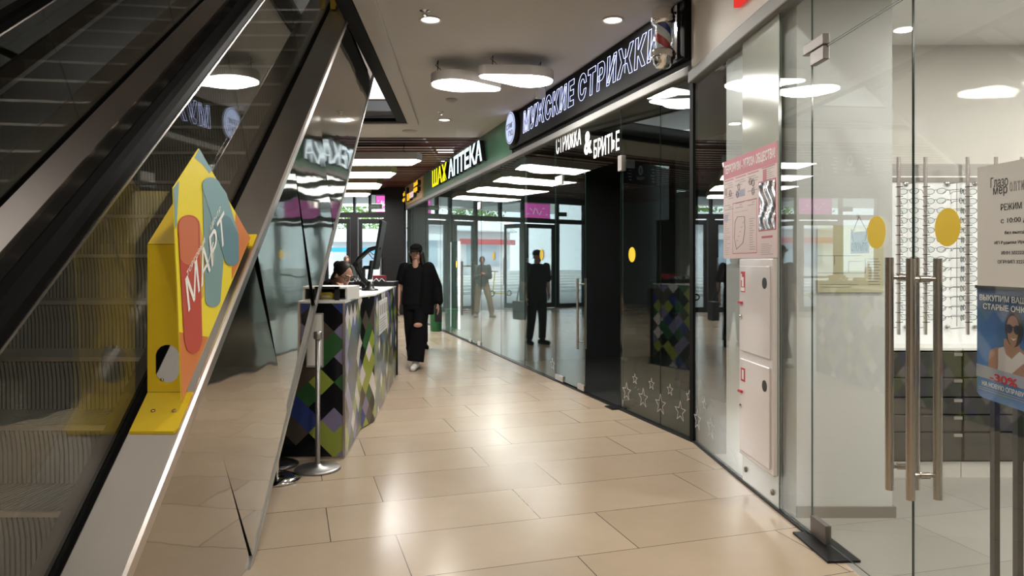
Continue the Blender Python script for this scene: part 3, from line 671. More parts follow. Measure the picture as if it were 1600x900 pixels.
sign_word('МАРТ', (290, 462), (350, 352), .125, 'lettering', .004)
mb = MB()
for k in range(3):
    a = pk(320+k*2.5, 418-k*7); b = pk(328+k*1.5, 402-k*8); mb.prism([(a[0], a[1]), (a[0]+.008, a[1]), (b[0]+.008, b[1]+.02), (b[0], b[1]+.02)], SP, .0042, .005)
mb.build('lettering', wp, sg)
sign_word('ТОРГОВЫЙ', (290, 428), (318, 374), .024, 'lettering')
sign_word('ЦЕНТР', (327, 357), (343, 326), .024, 'lettering')
o = MB().prism([(XG+.028, 6.38), (XG+.075, 6.38), (XG+.075, 6.9), (XG+.028, 6.9)], lambda a, b, d: EP(a, b, d), .012, .30).build('sign_bracket', yellow); tag(o, 'small yellow bracket high up on the escalator deck edge', 'bracket')
# ================================================================== SIGNS ON THE FASCIAS
bs = thing('barbershop_sign', 'black barbershop sign with white neon outline letters and a round logo', 'sign', FW(s803/2, .03, 3.27))
MB().fbox(FW, .02, s803, .022, .07, 3.06, CZ-.012).build('sign_board', blackm, bs, bevel=.004)
def far_text(body, px0, px1, z0, z1, d, m, name, parent, depth=.01, **kw):
    a, b = far_s(px0), far_s(px1); return text(body, frame_far((a+b)/2, (z0+z1)/2, d), m, name, parent, abs(a-b), z1-z0, depth, **kw)
far_text('МУЖСКИЕ', 827, 909, 3.17, 3.47, .085, neon, 'neon_word', bs, .005, outline=.008, shear=.12, bold=.045)
far_text('СТРИЖКИ', 915, 1046, 3.17, 3.46, .085, neon, 'neon_word', bs, .005, outline=.008, shear=.12, bold=.045)
sc_ = far_s(810.5); R_ = .235
MB().prism(ellipse(0, 0, R_, R_, 40), lambda a, b, d: frame_far(sc_, 3.33, .05)(a, b, d), 0, .075).build('logo_rim', black, bs)
lg = MB().prism(ellipse(0, 0, R_-.012, R_-.012, 40), lambda a, b, d: frame_far(sc_, 3.33, .05)(a, b, d), .074, .08).build('logo_disc', logoem, bs)
def ring(mb, fr, r0, r1, d0, d1, n=40):
    for i in range(n):
        a, b = 2*math.pi*i/n, 2*math.pi*(i+1)/n
        q = [(r0*math.cos(a), r0*math.sin(a)), (r1*math.cos(a), r1*math.sin(a)), (r1*math.cos(b), r1*math.sin(b)), (r0*math.cos(b), r0*math.sin(b))]
        mb.prism(q, fr, d0, d1)
    return mb
mb = ring(MB(), frame_far(sc_, 3.33, .05), R_-.034, R_-.026, .08, .083)
text('СТРИГ', frame_far(sc_+.02, 3.36, .13), black, 'x', w=.30, h=.075, depth=.003, append=mb); text('ГУД', frame_far(sc_-.03, 3.25, .13), black, 'x', w=.19, h=.085, depth=.003, append=mb)
mb.build('logo_lettering', black, bs)
ps = thing('pharmacy_sign', 'lit pharmacy letters in yellow and white on the green fascia', 'sign', FW(far_s(725), .04, 3.27))
for wd, p0, p1, lm in (('ШАХ', 683, 706, lety), ('АПТЕКА', 709, 763, letw)):
    far_text(wd, p0, p1, 3.10, 3.46, .035, black, 'letter_sides', ps, .07, bold=.03); far_text(wd, p0, p1, 3.10, 3.46, .106, lm, 'letters', ps, .006, bold=.025)
cs = thing('cafe_sign', 'tan sign board with black outlined raised letters before the entrance', 'sign', FW(s664+1.5, .04, 3.27))
tanl = emis('letter_amber', (1, .52, .02), 1.1); pinkl = emis('letter_pink', (.95, .7, .68), .9)
sa, sb_ = s664, S_END-.4
def cs_text(body, f0, f1, z0, z1, m, nm='letters'):
    a = sb_+(sa-sb_)*f0; b = sb_+(sa-sb_)*f1; fr = frame_far((a+b)/2, (z0+z1)/2, .04)
    text(body, fr, black, 'letter_sides', cs, abs(a-b), z1-z0, .10, .04); text(body, frame_far((a+b)/2, (z0+z1)/2, .141), m, nm, cs, abs(a-b), z1-z0, .01, .02)
cs_text('кофе', .0, .14, 3.10, 3.22, tanl); cs_text('чай', .03, .13, 3.26, 3.38, tanl)
cs_text('I', .20, .23, 3.08, 3.46, mat('letter_cream', (.7, .6, .42), .4)); cs_text('Ш', .30, .44, 3.08, 3.26, tanl); cs_text('ооо', .46, .68, 3.10, 3.26, pinkl)
cs_text('хлеб', .70, .92, 3.34, 3.46, tanl); cs_text('пекарня', .70, .90, 3.17, 3.30, tanl)
MB().fbox(FW, s664+.02, S_END-.36, .03, .06, RZ+.02, CZ-.02).build('board', mat('tan_board', (.52, .36, .18), .45), cs)
# lettering on the barbershop glass
gt = thing('glass_lettering', 'white lettering stuck across the top of the barbershop glass', 'lettering', FW(far_s(920), .01, 2.7))
def gtx(body, p0, p1, zt, zb, **kw): far_text(body, p0, p1, zb, zt, .0075, stickw, 'word', gt, .0015, **kw)
gtx('СТРИЖКА', 870, 909, far_z(889, 205), far_z(889, 234), bold=.012)
gtx('&', 914, 926, far_z(920, 205), far_z(920, 241), bold=.03)
gtx('БРИТЬЕ', 929, 969, far_z(949, 211), far_z(949, 241), bold=.012)
# barber pole
px_s = far_s(1034)
while 800+F*FW(px_s, .20, 0).x/FW(px_s, .20, 0).y < 1036: px_s -= .01
pc = FW(px_s, .20, 0)
bp = thing('barber_pole', 'chrome barber pole with red white and blue stripes on the sign end', 'barber pole', pc+Z3*2.99)
MB().lathe([(.02, 0), (.055, .012), (.075, .04), (.082, .075), (.095, .085), (.098, .10), (.092, .115), (.098, .13), (.090, .15), (.075, .158)], pc+Z3*2.99, 28).build('lower_cap', chrome, bp)
MB().lathe([(.075, .36), (.090, .37), (.098, .385), (.092, .40), (.098, .415), (.092, .43), (.088, .445), (.086, .48), (.07, .495), (.03, .502), (0, .503)], pc+Z3*2.99, 28).build('upper_cap', chrome, bp)
MB().lathe([(.062, .155), (.062, .365)], pc+Z3*2.99, 28).build('striped_core', stripe_mat('barber_stripes'), bp, origin=pc+Z3*2.99)
MB().lathe([(.078, .155), (.078, .365), (.075, .365), (.075, .155)], pc+Z3*2.99, 28).build('glass_tube', glass('tube_glass', (.95, .97, .98), .04), bp)
mb = MB().fbox(FW, px_s-.02, px_s+.02, .07, .085, 3.08, 3.52)
for z in (3.12, 3.45): mb.fbox(FW, px_s-.015, px_s+.015, .08, .13, z-.012, z+.012)
mb.build('wall_bracket', chrome, bp)
# red illuminated exit sign above the near glass
es_s = near_s(1176)
ex = thing('exit_sign', 'red illuminated exit sign on the wall above the near glass', 'sign', NW(es_s, .05, 3.05))
MB().fbox(NW, es_s-.17, es_s+.17, .021, .06, 3.09, 3.27).build('box', emis('red_lit', (.75, .04, .03), 1.0), ex, bevel=.004)
text('ВЫХОД', frame_near(es_s, 3.18, .0605), letw, 'lettering', ex, .26, .08, .002)
# hanging floor sign over the hall (its mirror image shows in the shop glass)
fs = thing('floor_number_sign', 'black hanging sign with a white zero and floor arrows', 'sign', (-3.0, 10.8, 3.0))
MB().box((-3.42, 10.78, 2.80), (-2.58, 10.84, 3.16)).build('panel', black, fs, bevel=.004)
frs = frame_y(-3.0, 10.779, 3.0)
text('0', lambda a, b, d: frs(a-.02, b+.05, d), stickw, 'numeral', fs, .10, .17, .002, .03); text('ЭТАЖ', lambda a, b, d: frs(a-.02, b-.09, d), stickw, 'lettering', fs, .19, .055, .002, .02)
mb = MB()
for sx in (-.36, .20):
    for k in range(5): mb.box((-3.0+sx, 10.777, 2.86+.055*k), (-3.0+sx+.05+.02*(k % 3), 10.78, 2.875+.055*k))
mb.build('arrow_lines', stickw, fs)
for x in (-3.3, -2.7): MB().tube([(x, 10.81, 3.16), (x, 10.81, CZ)], .006, 6).build('hanger', steel, fs)
# pink screens and exit plates in the transoms
pk_m = emis('screen_pink', (1, .16, .62), 1.3)
def screen(x0, x1, z0, z1, label, y=YE+.115):
    t = thing('led_screen', label, 'screen', ((x0+x1)/2, y, z0))
    MB().box((x0, y, z0), (x1, y+.08, z1)).build('housing', black, t); MB().box((x0+.015, y-.006, z0+.015), (x1-.015, y, z1-.015)).build('display', pk_m, t)
    mb = MB()
    for i in range(7): mb.tube([(x0+(x1-x0)*(.1+.12*i), y-.008, z0+(z1-z0)*(.3+.2*((i*5) % 3))), (x0+(x1-x0)*(.18+.12*i), y-.008, z0+(z1-z0)*(.25+.2*((i*2) % 4)))], .012, 5)
    mb.build('bright_marks', emis('screen_light', (1, .75, .92), 1.5), t)
screen(-3.86, -3.56, 2.865, 3.355, 'pink lit screen in the transom right above the first entrance door')
screen(-8.2, -7.15, 2.865, 3.355, 'wide pink lit screen over the wide entrance door')
for x, lb in ((-3.84, 'green exit plate on the transom before the small pink screen'), (-8.55, 'exit plate on the transom bar by the left end of the entrance')):
    t = thing('exit_sign', lb, 'sign', (x, YE-.06, 2.97))
    MB().box((x-.19, YE-.075, 2.96), (x+.19, YE-.039, 3.09)).build('plate', mat('exit_dark', (.02, .045, .03), .4), t)
    text('ВЫХОД', frame_y(x, YE-.0755, 3.025), mat('exit_green', (.12, .45, .15), .5), 'lettering', t, .24, .06, .002)
# ================================================================== CEILING LAMPS AND FITTINGS
lampside = mat('lamp_side', (.42, .39, .36), .5); lampem = emis('lamp_diffuser', (1, .97, .93), CLOUD)
def pendant(name, label, poly, z0, th, wires, side=lampside, group=None, em=lampem):
    cx = sum(p[0] for p in poly)/len(poly); cy = sum(p[1] for p in poly)/len(poly)
    t = thing(name, label, 'ceiling lamp', (cx, cy, z0), group)
    MB().prism(poly, lambda a, b, d: Vector((a, b, d)), z0+.012, z0+th).build('housing', side, t)
    pin = [(cx+(a-cx)*.965, cy+(b-cy)*.965) for a, b in poly]
    MB().prism(pin, lambda a, b, d: Vector((a, b, d)), z0, z0+.013).build('diffuser', em, t)
    for x, y in wires:
        MB().tube([(x, y, z0+th), (x+.004, y, CZ)], .004, 6).build('hanger_wire', darkframe, t)
        MB().tube([(x+.02, y, z0+th), (x+.045, y, z0+th+.03), (x+.02, y+.01, z0+th+.06), (x-.02, y, z0+th+.085), (x+.01, y, CZ)], .0035, 6).build('cable', blackm, t)
    return t
pendant('pendant_lamp', 'left of two pebble shaped white pendant lamps, broad end to the left', hull_round([(-.62, 7.50, .235), (-.55, 7.55, .235), (-.20, 7.68, .085)]), 3.30, .11, [(-.78, 7.45), (-.3, 7.6)])
pendant('pendant_lamp', 'right of two pebble shaped white pendant lamps, broad end near the black sign', hull_round([(.20, 7.44, .235), (.13, 7.40, .22), (-.26, 7.24, .08)]), 3.32, .11, [(-.2, 7.27), (.3, 7.5)])
hx_side = mat('lamp_side_olive', (.30, .27, .16), .5)
def hexp(x0, x1, y0, y1, k=.25): return [(x0, y0), (x1-.08, y0-.03), (x1, y0+.2*(y1-y0)), (x1-k, y1), (x0, y1)]
pendant('slab_lamp', 'nearest long white slab lamp below the red slats, grey edge', hexp(-3.3, -1.56, 12.2, 12.9), 3.20, .13, [(-2.9, 12.5), (-1.9, 12.5)], mat('lamp_side_grey', (.36, .35, .33), .5))
pendant('slab_lamp', 'second slab lamp below the red slats, olive edge', hexp(-4.2, -2.28, 13.9, 14.8), 3.20, .13, [(-3.9, 14.4), (-2.6, 14.4)], hx_side)
pendant('slab_lamp', 'third slab lamp below the red slats, brown edge', hexp(-4.9, -2.92, 15.8, 17.0), 3.20, .13, [(-4.5, 16.4), (-3.3, 16.4)], mat('lamp_side_brown', (.22, .16, .09), .5))
pendant('slab_lamp', 'farthest slab lamp close to the entrance glass', hexp(-5.6, -3.6, 18.0, 18.9), 3.20, .13, [(-5.2, 18.4), (-4, 18.4)], MATS['lamp_side_brown'])
dl_em = emis('downlight_glow', (1, .93, .80), 5.0)
def downlight(x, y, label, z=CZ, p=1.0):
    t = thing('downlight', label, 'ceiling light', (x, y, z))
    ring_ = MB().lathe([(.078, 0), (.098, -.002), (.102, -.010), (.090, -.014), (.080, -.010), (.076, .0)], (x, y, z), 28).build('trim_ring', white, t)
    MB().lathe([(.078, -.002), (.078, -.004), (0, -.004)], (x, y, z), 28).build('lamp_disc', dl_em, t)
    area('downlight_lamp', (x, y, z-.02), .15, DL_POWER*p, (1, .94, .85))
    return t
for x, y, lb in [(-.71, 6.19, 'round recessed downlight in the ceiling left of the pendant lamps'), (.88, 6.2, 'round recessed downlight in the ceiling near the barber pole'), (-1.0, 10.5, 'round recessed downlight beyond the pendant lamps by the slats'),
                 (-.6, 3.2, 'downlight above the walkway, left of two nearest ahead'), (.9, 3.2, 'downlight above the walkway near the optics shop'), (-.5, .2, 'downlight overhead on the escalator side'), (1.0, .2, 'downlight overhead by the shop glass'),
                 (-.4, -2.8, 'downlight behind, left one'), (1.0, -2.8, 'downlight behind, by the shop glass'), (-.1, 8.9, 'downlight near the green fascia')][:9]:
    downlight(x, y, lb)
downlight(-2.3, -.2, 'added downlight before the escalator opening, brightening the steps', p=2.4)  # unseen lamp added to brighten the step risers
for k_, sx_ in enumerate((6.5, 9.5, 12.5)): q_ = FW(sx_, -2.0, 0); downlight(q_.x, q_.y, 'added downlight inside the pharmacy, %s from its end by the black sign' % ['first', 'second', 'third'][k_], 3.018, 1.0)  # lamps added inside so the pharmacy glass looks milky
for i, (x, y) in enumerate([(-6.5, 11.3), (-9.5, 11.3), (-8, 8)]): downlight(x, y, 'downlight over the left hall, number %s from the escalators' % ['one', 'three', 'two'][i])
def ceil_dot(name, x, y, prof, m, label, cat):
    o = MB().lathe(prof, (x, y, CZ), 20).build(name, m, origin=(x, y, CZ)); return tag(o, label, cat)
spr = [(.045, 0), (.045, -.006), (.02, -.010), (.015, -.03), (.025, -.034), (.025, -.038), (0, -.04)]
ceil_dot('sprinkler', -.735, 5.98, spr, chrome, 'small sprinkler head just before the left downlight', 'sprinkler')
ceil_dot('sprinkler', -1.0, 9.97, spr, chrome, 'small sprinkler head near the downlight by the slats', 'sprinkler')
ceil_dot('smoke_detector', -.78, 9.2, [(.075, 0), (.075, -.012), (.05, -.03), (.03, -.045), (0, -.048)], mat('detector_grey', (.5, .49, .47), .4), 'domed smoke detector just beyond the left pendant lamp', 'detector')
ceil_dot('ceiling_speaker', -1.64, 11.4, [(.12, 0), (.12, -.006), (.10, -.012), (0, -.012)], mat('speaker_grey', (.45, .44, .42), .6), 'flat round ceiling speaker before the slats', 'speaker')
o = MB().fbox(FW, far_s(866)-.06, far_s(866)+.06, .13, .23, 3.43, 3.549).build('camera_box', white, bevel=.01); tag(o, 'small white junction box on the ceiling by the black sign', 'box')
# light of the pendant and slab lamps, then added fills for slat gaps and escalator
area('pendant_light', (-.5, 7.5, 3.28), .5, 45, (1, .96, .9)); area('pendant_light', (.1, 7.4, 3.30), .5, 45, (1, .96, .9))
for x, y in ((-2.4, 12.6), (-3.2, 14.4), (-3.9, 16.4), (-4.6, 18.4)): area('slab_light', (x, y, 3.19), .8, 25, (1, .97, .93))
for x, y in ((-3, 13.5), (-4, 17), (-8, 14)): area('plenum_fill', (x, y, 3.8), 1.5, 60, (1, .9, .78), rot=(math.pi, 0, 0))  # unseen upward lamps added so the slat gaps look bright
area('upper_hall_fill', (-4, 18, 6.2), 3, 420, (1, .98, .95)); area('upper_hall_fill', (-3.2, 2.75, 6.28), 3.2, 28, (1, .93, .86), shape='RECTANGLE', size_y=4.0)  # front panel is added, unseen, to brighten escalator decks and steps
for i, (x0, x1, y) in enumerate([(-3.75, -2.75, 15.6), (-2.6, -2.3, 15.6), (-1.75, -1.35, 16.2), (-.9, -.2, 14.2), (-5.5, -4.3, 13.8), (-2.2, -1.2, 18.0)]):
    t = thing('tube_lamp', 'lamp seen between the red slats, %s' % ['longest one left', 'short one beside the longest', 'short one near the tan sign', 'by the pharmacy letters', 'deep on the escalator side', 'last before the entrance'][i], 'ceiling lamp', ((x0+x1)/2, y, 4.02))
    MB().box((x0, y, 4.05), (x1, y+.5, 4.149)).build('housing', white, t); MB().box((x0+.02, y+.02, 4.02), (x1-.02, y+.48, 4.05)).build('diffuser', emis('tube_glow', (1, .96, .9), 3.0), t)
# round duct drum on the upper floor ceiling
o = MB().lathe([(.55, 0), (.60, -.02), (.60, -.75), (.55, -.77), (.48, -.74), (.48, -.05), (0, -.05)], (-3.55, 18.6, 6.29), 32).build('ceiling_drum', mat('drum_grey', (.5, .5, .48), .4)); tag(o, 'round grey drum on the upper floor ceiling, seen past the escalator', 'ceiling drum')
# ================================================================== THINGS ON THE NEAR GLASS
def near_xy(px, py): return near_s(px), near_z(px, py)
# red and white notice board
bz0, bz1 = 1.455, 2.125; q0, q1 = near_s(1134), near_s(1218.5)
nb = thing('notice_board', 'pink and red safety notice board with small print and a floor plan', 'notice board', NW((q0+q1)/2, .012, bz0))
MB().fbox(NW, q0, q1, .010, .016, bz0, bz1).build('board', mat('board_pink', (.66, .52, .49), .4, 0, .02), nb)
redb = mat('board_red', (.46, .045, .08), .4)
MB().fbox(NW, q0, q1, .016, .0165, bz1-.125, bz1).build('title_band', redb, nb)
text('ТЕРРОРИЗМ - УГРОЗА ОБЩЕСТВА!', frame_near((q0+q1)/2, bz1-.065, .0166), stickw, 'title', nb, (q1-q0)*.94, .072, .0008, .02)
wq = q1-q0
def R_(mb, u0, u1, v0, v1, d=.0165): return mb.fbox(NW, q0+u0*wq, q0+u1*wq, .016, d, bz0+v0*(bz1-bz0), bz0+v1*(bz1-bz0))
mb = MB(); rr = random.Random(5)
for c, (u0, u1) in enumerate(((.03, .22), (.26, .47), (.50, .70))):
    for k in range(13):
        v = .76-.022*k
        if (k % 5) < 3: R_(mb, u0+(.08 if k % 2 else 0), u0+(u1-u0)*rr.uniform(.6, 1), v, v+.006)
for k in range(12): R_(mb, .80, .80+.16*rr.uniform(.5, 1), .60+.018*k, .604+.018*k)
for k in range(14): R_(mb, .53, .53+.11*rr.uniform(.5, 1), .08+.022*k, .085+.022*k)
for k in range(20): R_(mb, .03, .03+.13*rr.uniform(.3, 1), .04+.022*k, .044+.022*k)
for k in range(6): R_(mb, .74, .74+.2*rr.uniform(.6, 1), .03+.018*k, .034+.018*k)
for u0, u1, v0, v1 in ((.24, .5, .455, .458), (.22, .24, .49, .492)): R_(mb, u0, u1, v0, v1)
mb.build('small_print', mat('print_grey', (.28, .24, .25), .5), nb)
mb = MB()
for u0, u1, v0, v1 in ((.20, .665, .545, .552), (.20, .665, .045, .052), (.20, .205, .045, .55), (.66, .665, .045, .55), (.71, .98, .24, .25), (.71, .98, .68, .69), (.70, .715, .24, .69), (.97, .985, .24, .69), (.75, .93, .175, .195), (.03, .22, .79, .80), (.26, .47, .79, .80), (.50, .70, .79, .80), (.75, .97, .80, .81), (.77, .83, .68, .79)): R_(mb, u0, u1, v0, v1)
mb.build('red_rules', redb, nb)
mb = MB()
for (a, b), (c_, d_) in zip([(.25, .36), (.30, .41), (.44, .40), (.45, .28), (.41, .15), (.28, .09), (.24, .2)], [(.30, .41), (.44, .40), (.45, .28), (.41, .15), (.28, .09), (.24, .2), (.25, .36)]):
    p0 = NW(q0+a*wq, .0166, bz0+b*.67); p1 = NW(q0+c_*wq, .0166, bz0+d_*.67); mb.tube([p0, p1], .0015, 4)
for k in range(5): p0 = NW(q0+(.28+.03*k)*wq, .0166, bz0+(.18+.04*k)*.67); p1 = NW(q0+(.31+.03*k)*wq, .0166, bz0+(.17+.045*k)*.67); mb.tube([p0, p1], .0012, 4)
for ux, vy in ((.06, .68), (.15, .66), (.33, .70), (.55, .72), (.60, .70), (.60, .62), (.86, .64), (.30, .63)):
    p = [NW(q0+ux*wq+.018*math.cos(t), .0166, bz0+vy*.67+.022*math.sin(t)) for t in [i*math.pi/4 for i in range(8)]]; mb.tube(p, .002, 4, closed=True)
mb.build('drawings', mat('print_dark', (.10, .09, .10), .5), nb)
mb = MB(); R_(mb, .28, .45, .60, .67); R_(mb, .02, .1, .38, .45); mb.build('pale_boxes', mat('board_lilac', (.42, .40, .52), .5), nb)
fo = MB(); nx, nz = 14, 26; vs = []
for j in range(nz+1):
    for i in range(nx+1): vs.append(NW(q0+(.72+.25*i/nx)*wq, .019+.0035*math.sin(i*.8+1.8*math.sin(j*.35))+.0012*math.sin(j*1.1+i*1.9), bz0+(.255+.42*j/nz)*(bz1-bz0)))
fo.add(vs, [(j*(nx+1)+i, j*(nx+1)+i+1, (j+1)*(nx+1)+i+1, (j+1)*(nx+1)+i) for j in range(nz) for i in range(nx)], 0, True)
fo.build('foil_pocket', mat('wrinkled_foil', (.72, .72, .72), .16, .9), nb)
# fire hose cabinet
fc = thing('fire_cabinet', 'tall white double fire hose cabinet with red tabs below the notice board', 'fire cabinet', NW((n1162+n1219)/2, 0, .2))
c0, c1 = n1162+.015, n1219-.012; cabm = mat('cabinet_white', (.74, .69, .67), .22, 0, .02, coat=.4)
MB().fbox(NW, c0, c1, .009, .035, .195, 1.45).build('frame', cabm, fc, bevel=.005)
for z0, z1, zl, rl in ((.865, 1.405, 1.305, .13), (.225, .815, .715, .085)):
    d_ = MB().fbox(NW, c0+.035, c1-.035, .035, .045, z0, z1).build('door', cabm, fc, bevel=.004)
    sh = c1-.10; zz = z1-.10 if z0 > .5 else z1-.115
    MB().prism(ellipse(0, 0, .034, .034, 24), frame_near(sh, zz, .0), .0445, .0465).build('finger_hole', black, d_)
    lab = MB().fbox(NW, c0+.055, c0+.125, .045, .0462, zl-rl/2, zl+rl/2).build('red_label', mat('label_red', (.55, .02, .05), .4), d_); lab['label'] = 'red label'
    mb = MB(); mb.fbox(NW, c0+.075, c0+.105, .0462, .0470, zl-.03, zl+.03)
    if z0 > .5: mb.fbox(NW, c0+.06, c0+.12, .0462, .047, zl-rl/2+.006, zl-.036); mb.fbox(NW, c0+.06, c0+.075, .0462, .047, zl+.01, zl+.05)
    mb.build('label_marks', stickw, d_)
    MB().fbox(NW, c0+.03, c0+.085, .045, .058, zl-rl/2-.075, zl-rl/2-.06).build('red_seal', MATS['label_red'], d_)
    MB().lathe([(.014, 0), (.014, .006), (.009, .009), (0, .009)], NW(c0+.055, .045, zl-rl/2-.16), 14, ax=NN).build('lock', chrome, d_)
sc1 = mat('screw_cap', (.35, .33, .30), .3, .9)
for sx, sz, lb in ((n1162+.06, .10, 'upper round screw cap on the grey panel under the fire cabinet'), (n1219-.08, .085, 'lower round screw cap on the grey panel under the fire cabinet')):
    o = MB().lathe([(.018, 0), (.018, .006), (.013, .012), (0, .013)], NW(sx, .008, sz), 18, ax=NN).build('screw_cap', sc1); tag(o, lb, 'screw cap')
# yellow dots on the glass
def dot(fr, s, z, label, r=.071):
    o = MB().prism(ellipse(0, 0, r, r, 40), lambda a, b, d: fr(s+a, .0065+d, z+b), 0, .001).build('glass_sticker', yellows); return tag(o, label, 'sticker', None)
s_, z_ = near_xy(1371.5, 363); dot(NW, s_, z_, 'yellow dot sticker on the left leaf of the optics door, above its handle')
s_, z_ = near_xy(1483, 355); dot(NW, s_, z_, 'yellow dot sticker on the right leaf of the optics door, larger looking')
for px, py, lb in ((988.5, 398, 'yellow dot sticker on the dark barbershop pane right of the doorway'), (847, 398, 'yellow dot sticker on the glass left of the barbershop door leaf'), (772, 400, 'yellow dot sticker on the pharmacy pane next to its door'), (714, 413, 'yellow dot sticker on the pharmacy door')):
    dot(FW, far_s(px), far_z(px, py), lb)
def star(fr, s, z, h, label):
    mb = MB(); R0, r0 = h/2, h/2*.42; th_ = .0042+.01*h
    P_ = [((R0 if i % 2 == 0 else r0)*math.sin(math.pi*i/5), (R0 if i % 2 == 0 else r0)*math.cos(math.pi*i/5)) for i in range(10)]
    k = 1-th_*2.2/h*1.3; Q_ = [(a*k, b*k) for a, b in P_]
    for i in range(10):
        j = (i+1) % 10; mb.prism([P_[i], P_[j], Q_[j], Q_[i]], lambda a, b, d: fr(s+a, .0065+d, z+b), 0, .001)
    o = mb.build('star_sticker', stickw); tag(o, label, 'sticker', 'white star stickers along the foot of the glass')
SL = ['large star sticker nearest the doorway', 'small star sticker above the two leftmost large ones', 'second large star sticker from the barbershop doorway', 'small star sticker between second and third large ones', 'third large star sticker, low on the dark pane', 'small star sticker high between third and fourth large ones', 'fourth large star sticker, lowest on the dark pane', 'small star sticker by the black corner post', 'large star sticker just past the corner post on the clear pane', 'lowest large star sticker on the clear near pane', 'small faint star sticker on the clear near pane', 'lone star sticker on the glass left of the barbershop door']
for (px, py, h), lb in zip(((980, 612, 30), (993, 592, 18), (1006, 622, 32), (1019, 600, 20), (1033, 632, 34), (1048, 609, 20), (1064, 643, 34), (1078, 619, 20), (1091, 656, 36), (1112, 669, 38), (1102, 632, 20), (864, 569, 20)), SL):
    if px > 1085: s = near_s(px); y_ = BY-s; star(NW, s, near_z(px, py), h*y_/F*1.0, lb)
    else: s = far_s(px); y_ = BY+.955*s; star(FW, s, far_z(px, py), h*y_/F, lb)
# evacuation plan on the pillar, hanging open sign
ep = thing('evacuation_plan', 'pale yellow evacuation plan on the white pillar behind the glass', 'poster', on_y(1328, 425, 3.975))
def YP(px, py, d=0): return on_y(px, py, 3.975-d)
def ybox(mb, x0, y0, x1, y1, d0, d1, Y=3.976):
    a = on_y(x0, y1, Y); b = on_y(x1, y0, Y); return mb.box((a.x, Y-d1, a.z), (b.x, Y-d0, b.z))
ybox(MB(), 1277, 352, 1380, 457, 0, .003).build('sheet', mat('plan_paper', (.60, .58, .40), .4, 0, .03), ep)
mb = MB()
for r in ((1277, 399, 1345, 400.2), (1277, 426, 1352, 427.2), (1351, 404, 1352.2, 427), (1325, 408, 1326, 426), (1325, 408, 1345, 409), (1303, 400, 1304, 414), (1280, 444, 1340, 445), (1282, 448, 1330, 449)): ybox(mb, *r, .003, .0036)
for k in range(10): ybox(mb, 1356, 404+4.4*k, 1372+(k*7) % 5, 405.2+4.4*k, .003, .0036)
mb.build('plan_lines', MATS['print_grey'], ep)
os_ = near_s(1338)
og = thing('open_sign', 'small grey hanging sign with black letters behind the optics door glass', 'sign', NW(os_, -.012, near_z(1338, 380)))
zt, zb_ = near_z(1338, 362), near_z(1338, 396); wo = .15
MB().fbox(NW, os_-wo/2, os_+wo/2, -.018, -.014, zb_, zt).build('card', mat('card_grey', (.33, .33, .32), .5), og)
text('ОТКРЫТО', frame_near(os_, zb_+.03, -.0138), black, 'lettering', og, wo*.9, .04, .0006, .015)
MB().tube([NW(os_-wo*.4, -.015, zt), NW(os_, -.013, zt+.07), NW(os_+wo*.4, -.015, zt)], .0015, 5).build('string', black, og)
mb = MB()
for sx in (-1, 1): mb.tube([NW(os_+sx*wo*(.32+.12*math.sin(t)), -.0138, zb_+.055+.06*t/1.6) for t in (0, .5, 1.0, 1.6)], .002, 5)
mb.build('arrow_curves', black, og)
MB().lathe([(.012, 0), (.01, .004), (0, .006)], NW(os_, -.0065, zt+.07), 12, ax=-NN).build('suction_cup', glass('cup', (.9, .9, .9), .05), og)
# opening hours film on the right leaf
hf = thing('opening_hours_film', 'frosted white film with the shop name and opening hours on the optics door', 'door film', NW(near_s(1575), .007, 1.5))
f0, f1 = near_s(1530), near_s(1530)+.46; zt, zb_ = near_z(1530, 262)+.0, near_z(1530, 446)
MB().fbox(NW, f0, f1, .0062, .0068, zb_, zt).build('film', glass('frosted_film', (.55, .55, .54), .03, film=.80, filmcol=(.80, .78, .74)), hf)
def film_text(body, px0, py, hpx, w=None, m=black, **kw):
    s = near_s(px0); y_ = BY-s/_n; h = hpx*y_/F
    text(body, frame_near(s, near_z(px0, py), .007), m, 'lettering', hf, w, h, .0006, align='LEFT', **kw)
wpx = lambda a, b: near_s(b)-near_s(a)
film_text('Глазо', 1551, 286, 16, wpx(1551, 1578)); film_text('мер', 1555, 301, 15, wpx(1555, 1577)); film_text('оптика', 1581, 292, 15, wpx(1581, 1616), outline=.012)
film_text('РЕЖИМ РАБОТЫ', 1567, 324, 10.5, .20); film_text('с 10:00 до 20:45', 1567, 346, 9, .20); film_text('без выходных', 1573, 364, 6, .12)
film_text('ИП Руднева Ирина Владимировна', 1557, 380, 6, .28); film_text('ИНН 502222001857', 1568, 395, 5.5, .15); film_text('ОГРНИП 322774600252', 1562, 409, 5.5, .19)
# ================================================================== OPTICS SHOP
YB = 4.95
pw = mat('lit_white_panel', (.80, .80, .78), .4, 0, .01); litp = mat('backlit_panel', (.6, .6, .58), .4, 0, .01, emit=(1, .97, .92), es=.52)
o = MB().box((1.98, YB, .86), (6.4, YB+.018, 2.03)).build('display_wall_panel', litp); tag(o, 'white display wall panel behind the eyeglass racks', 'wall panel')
o = MB().box((1.98, YB-.012, 1.985), (6.4, YB+.018, 2.02)).build('display_wall_rail', mat('rail_grey', (.42, .40, .37), .5)); tag(o, 'thin grey rail along the top of the white display wall', 'rail')
o = MB().box((1.98, YB, 2.03), (6.4, YB+.018, 2.115)).build('display_wall_header', mat('header_grey', (.52, .50, .48), .5)); tag(o, 'grey header strip above the eyeglass display wall', 'header')
drw = mat('drawer_anthracite', (.036, .035, .034), .45, 0, .25, 4, stretch=(2, 2, 40))
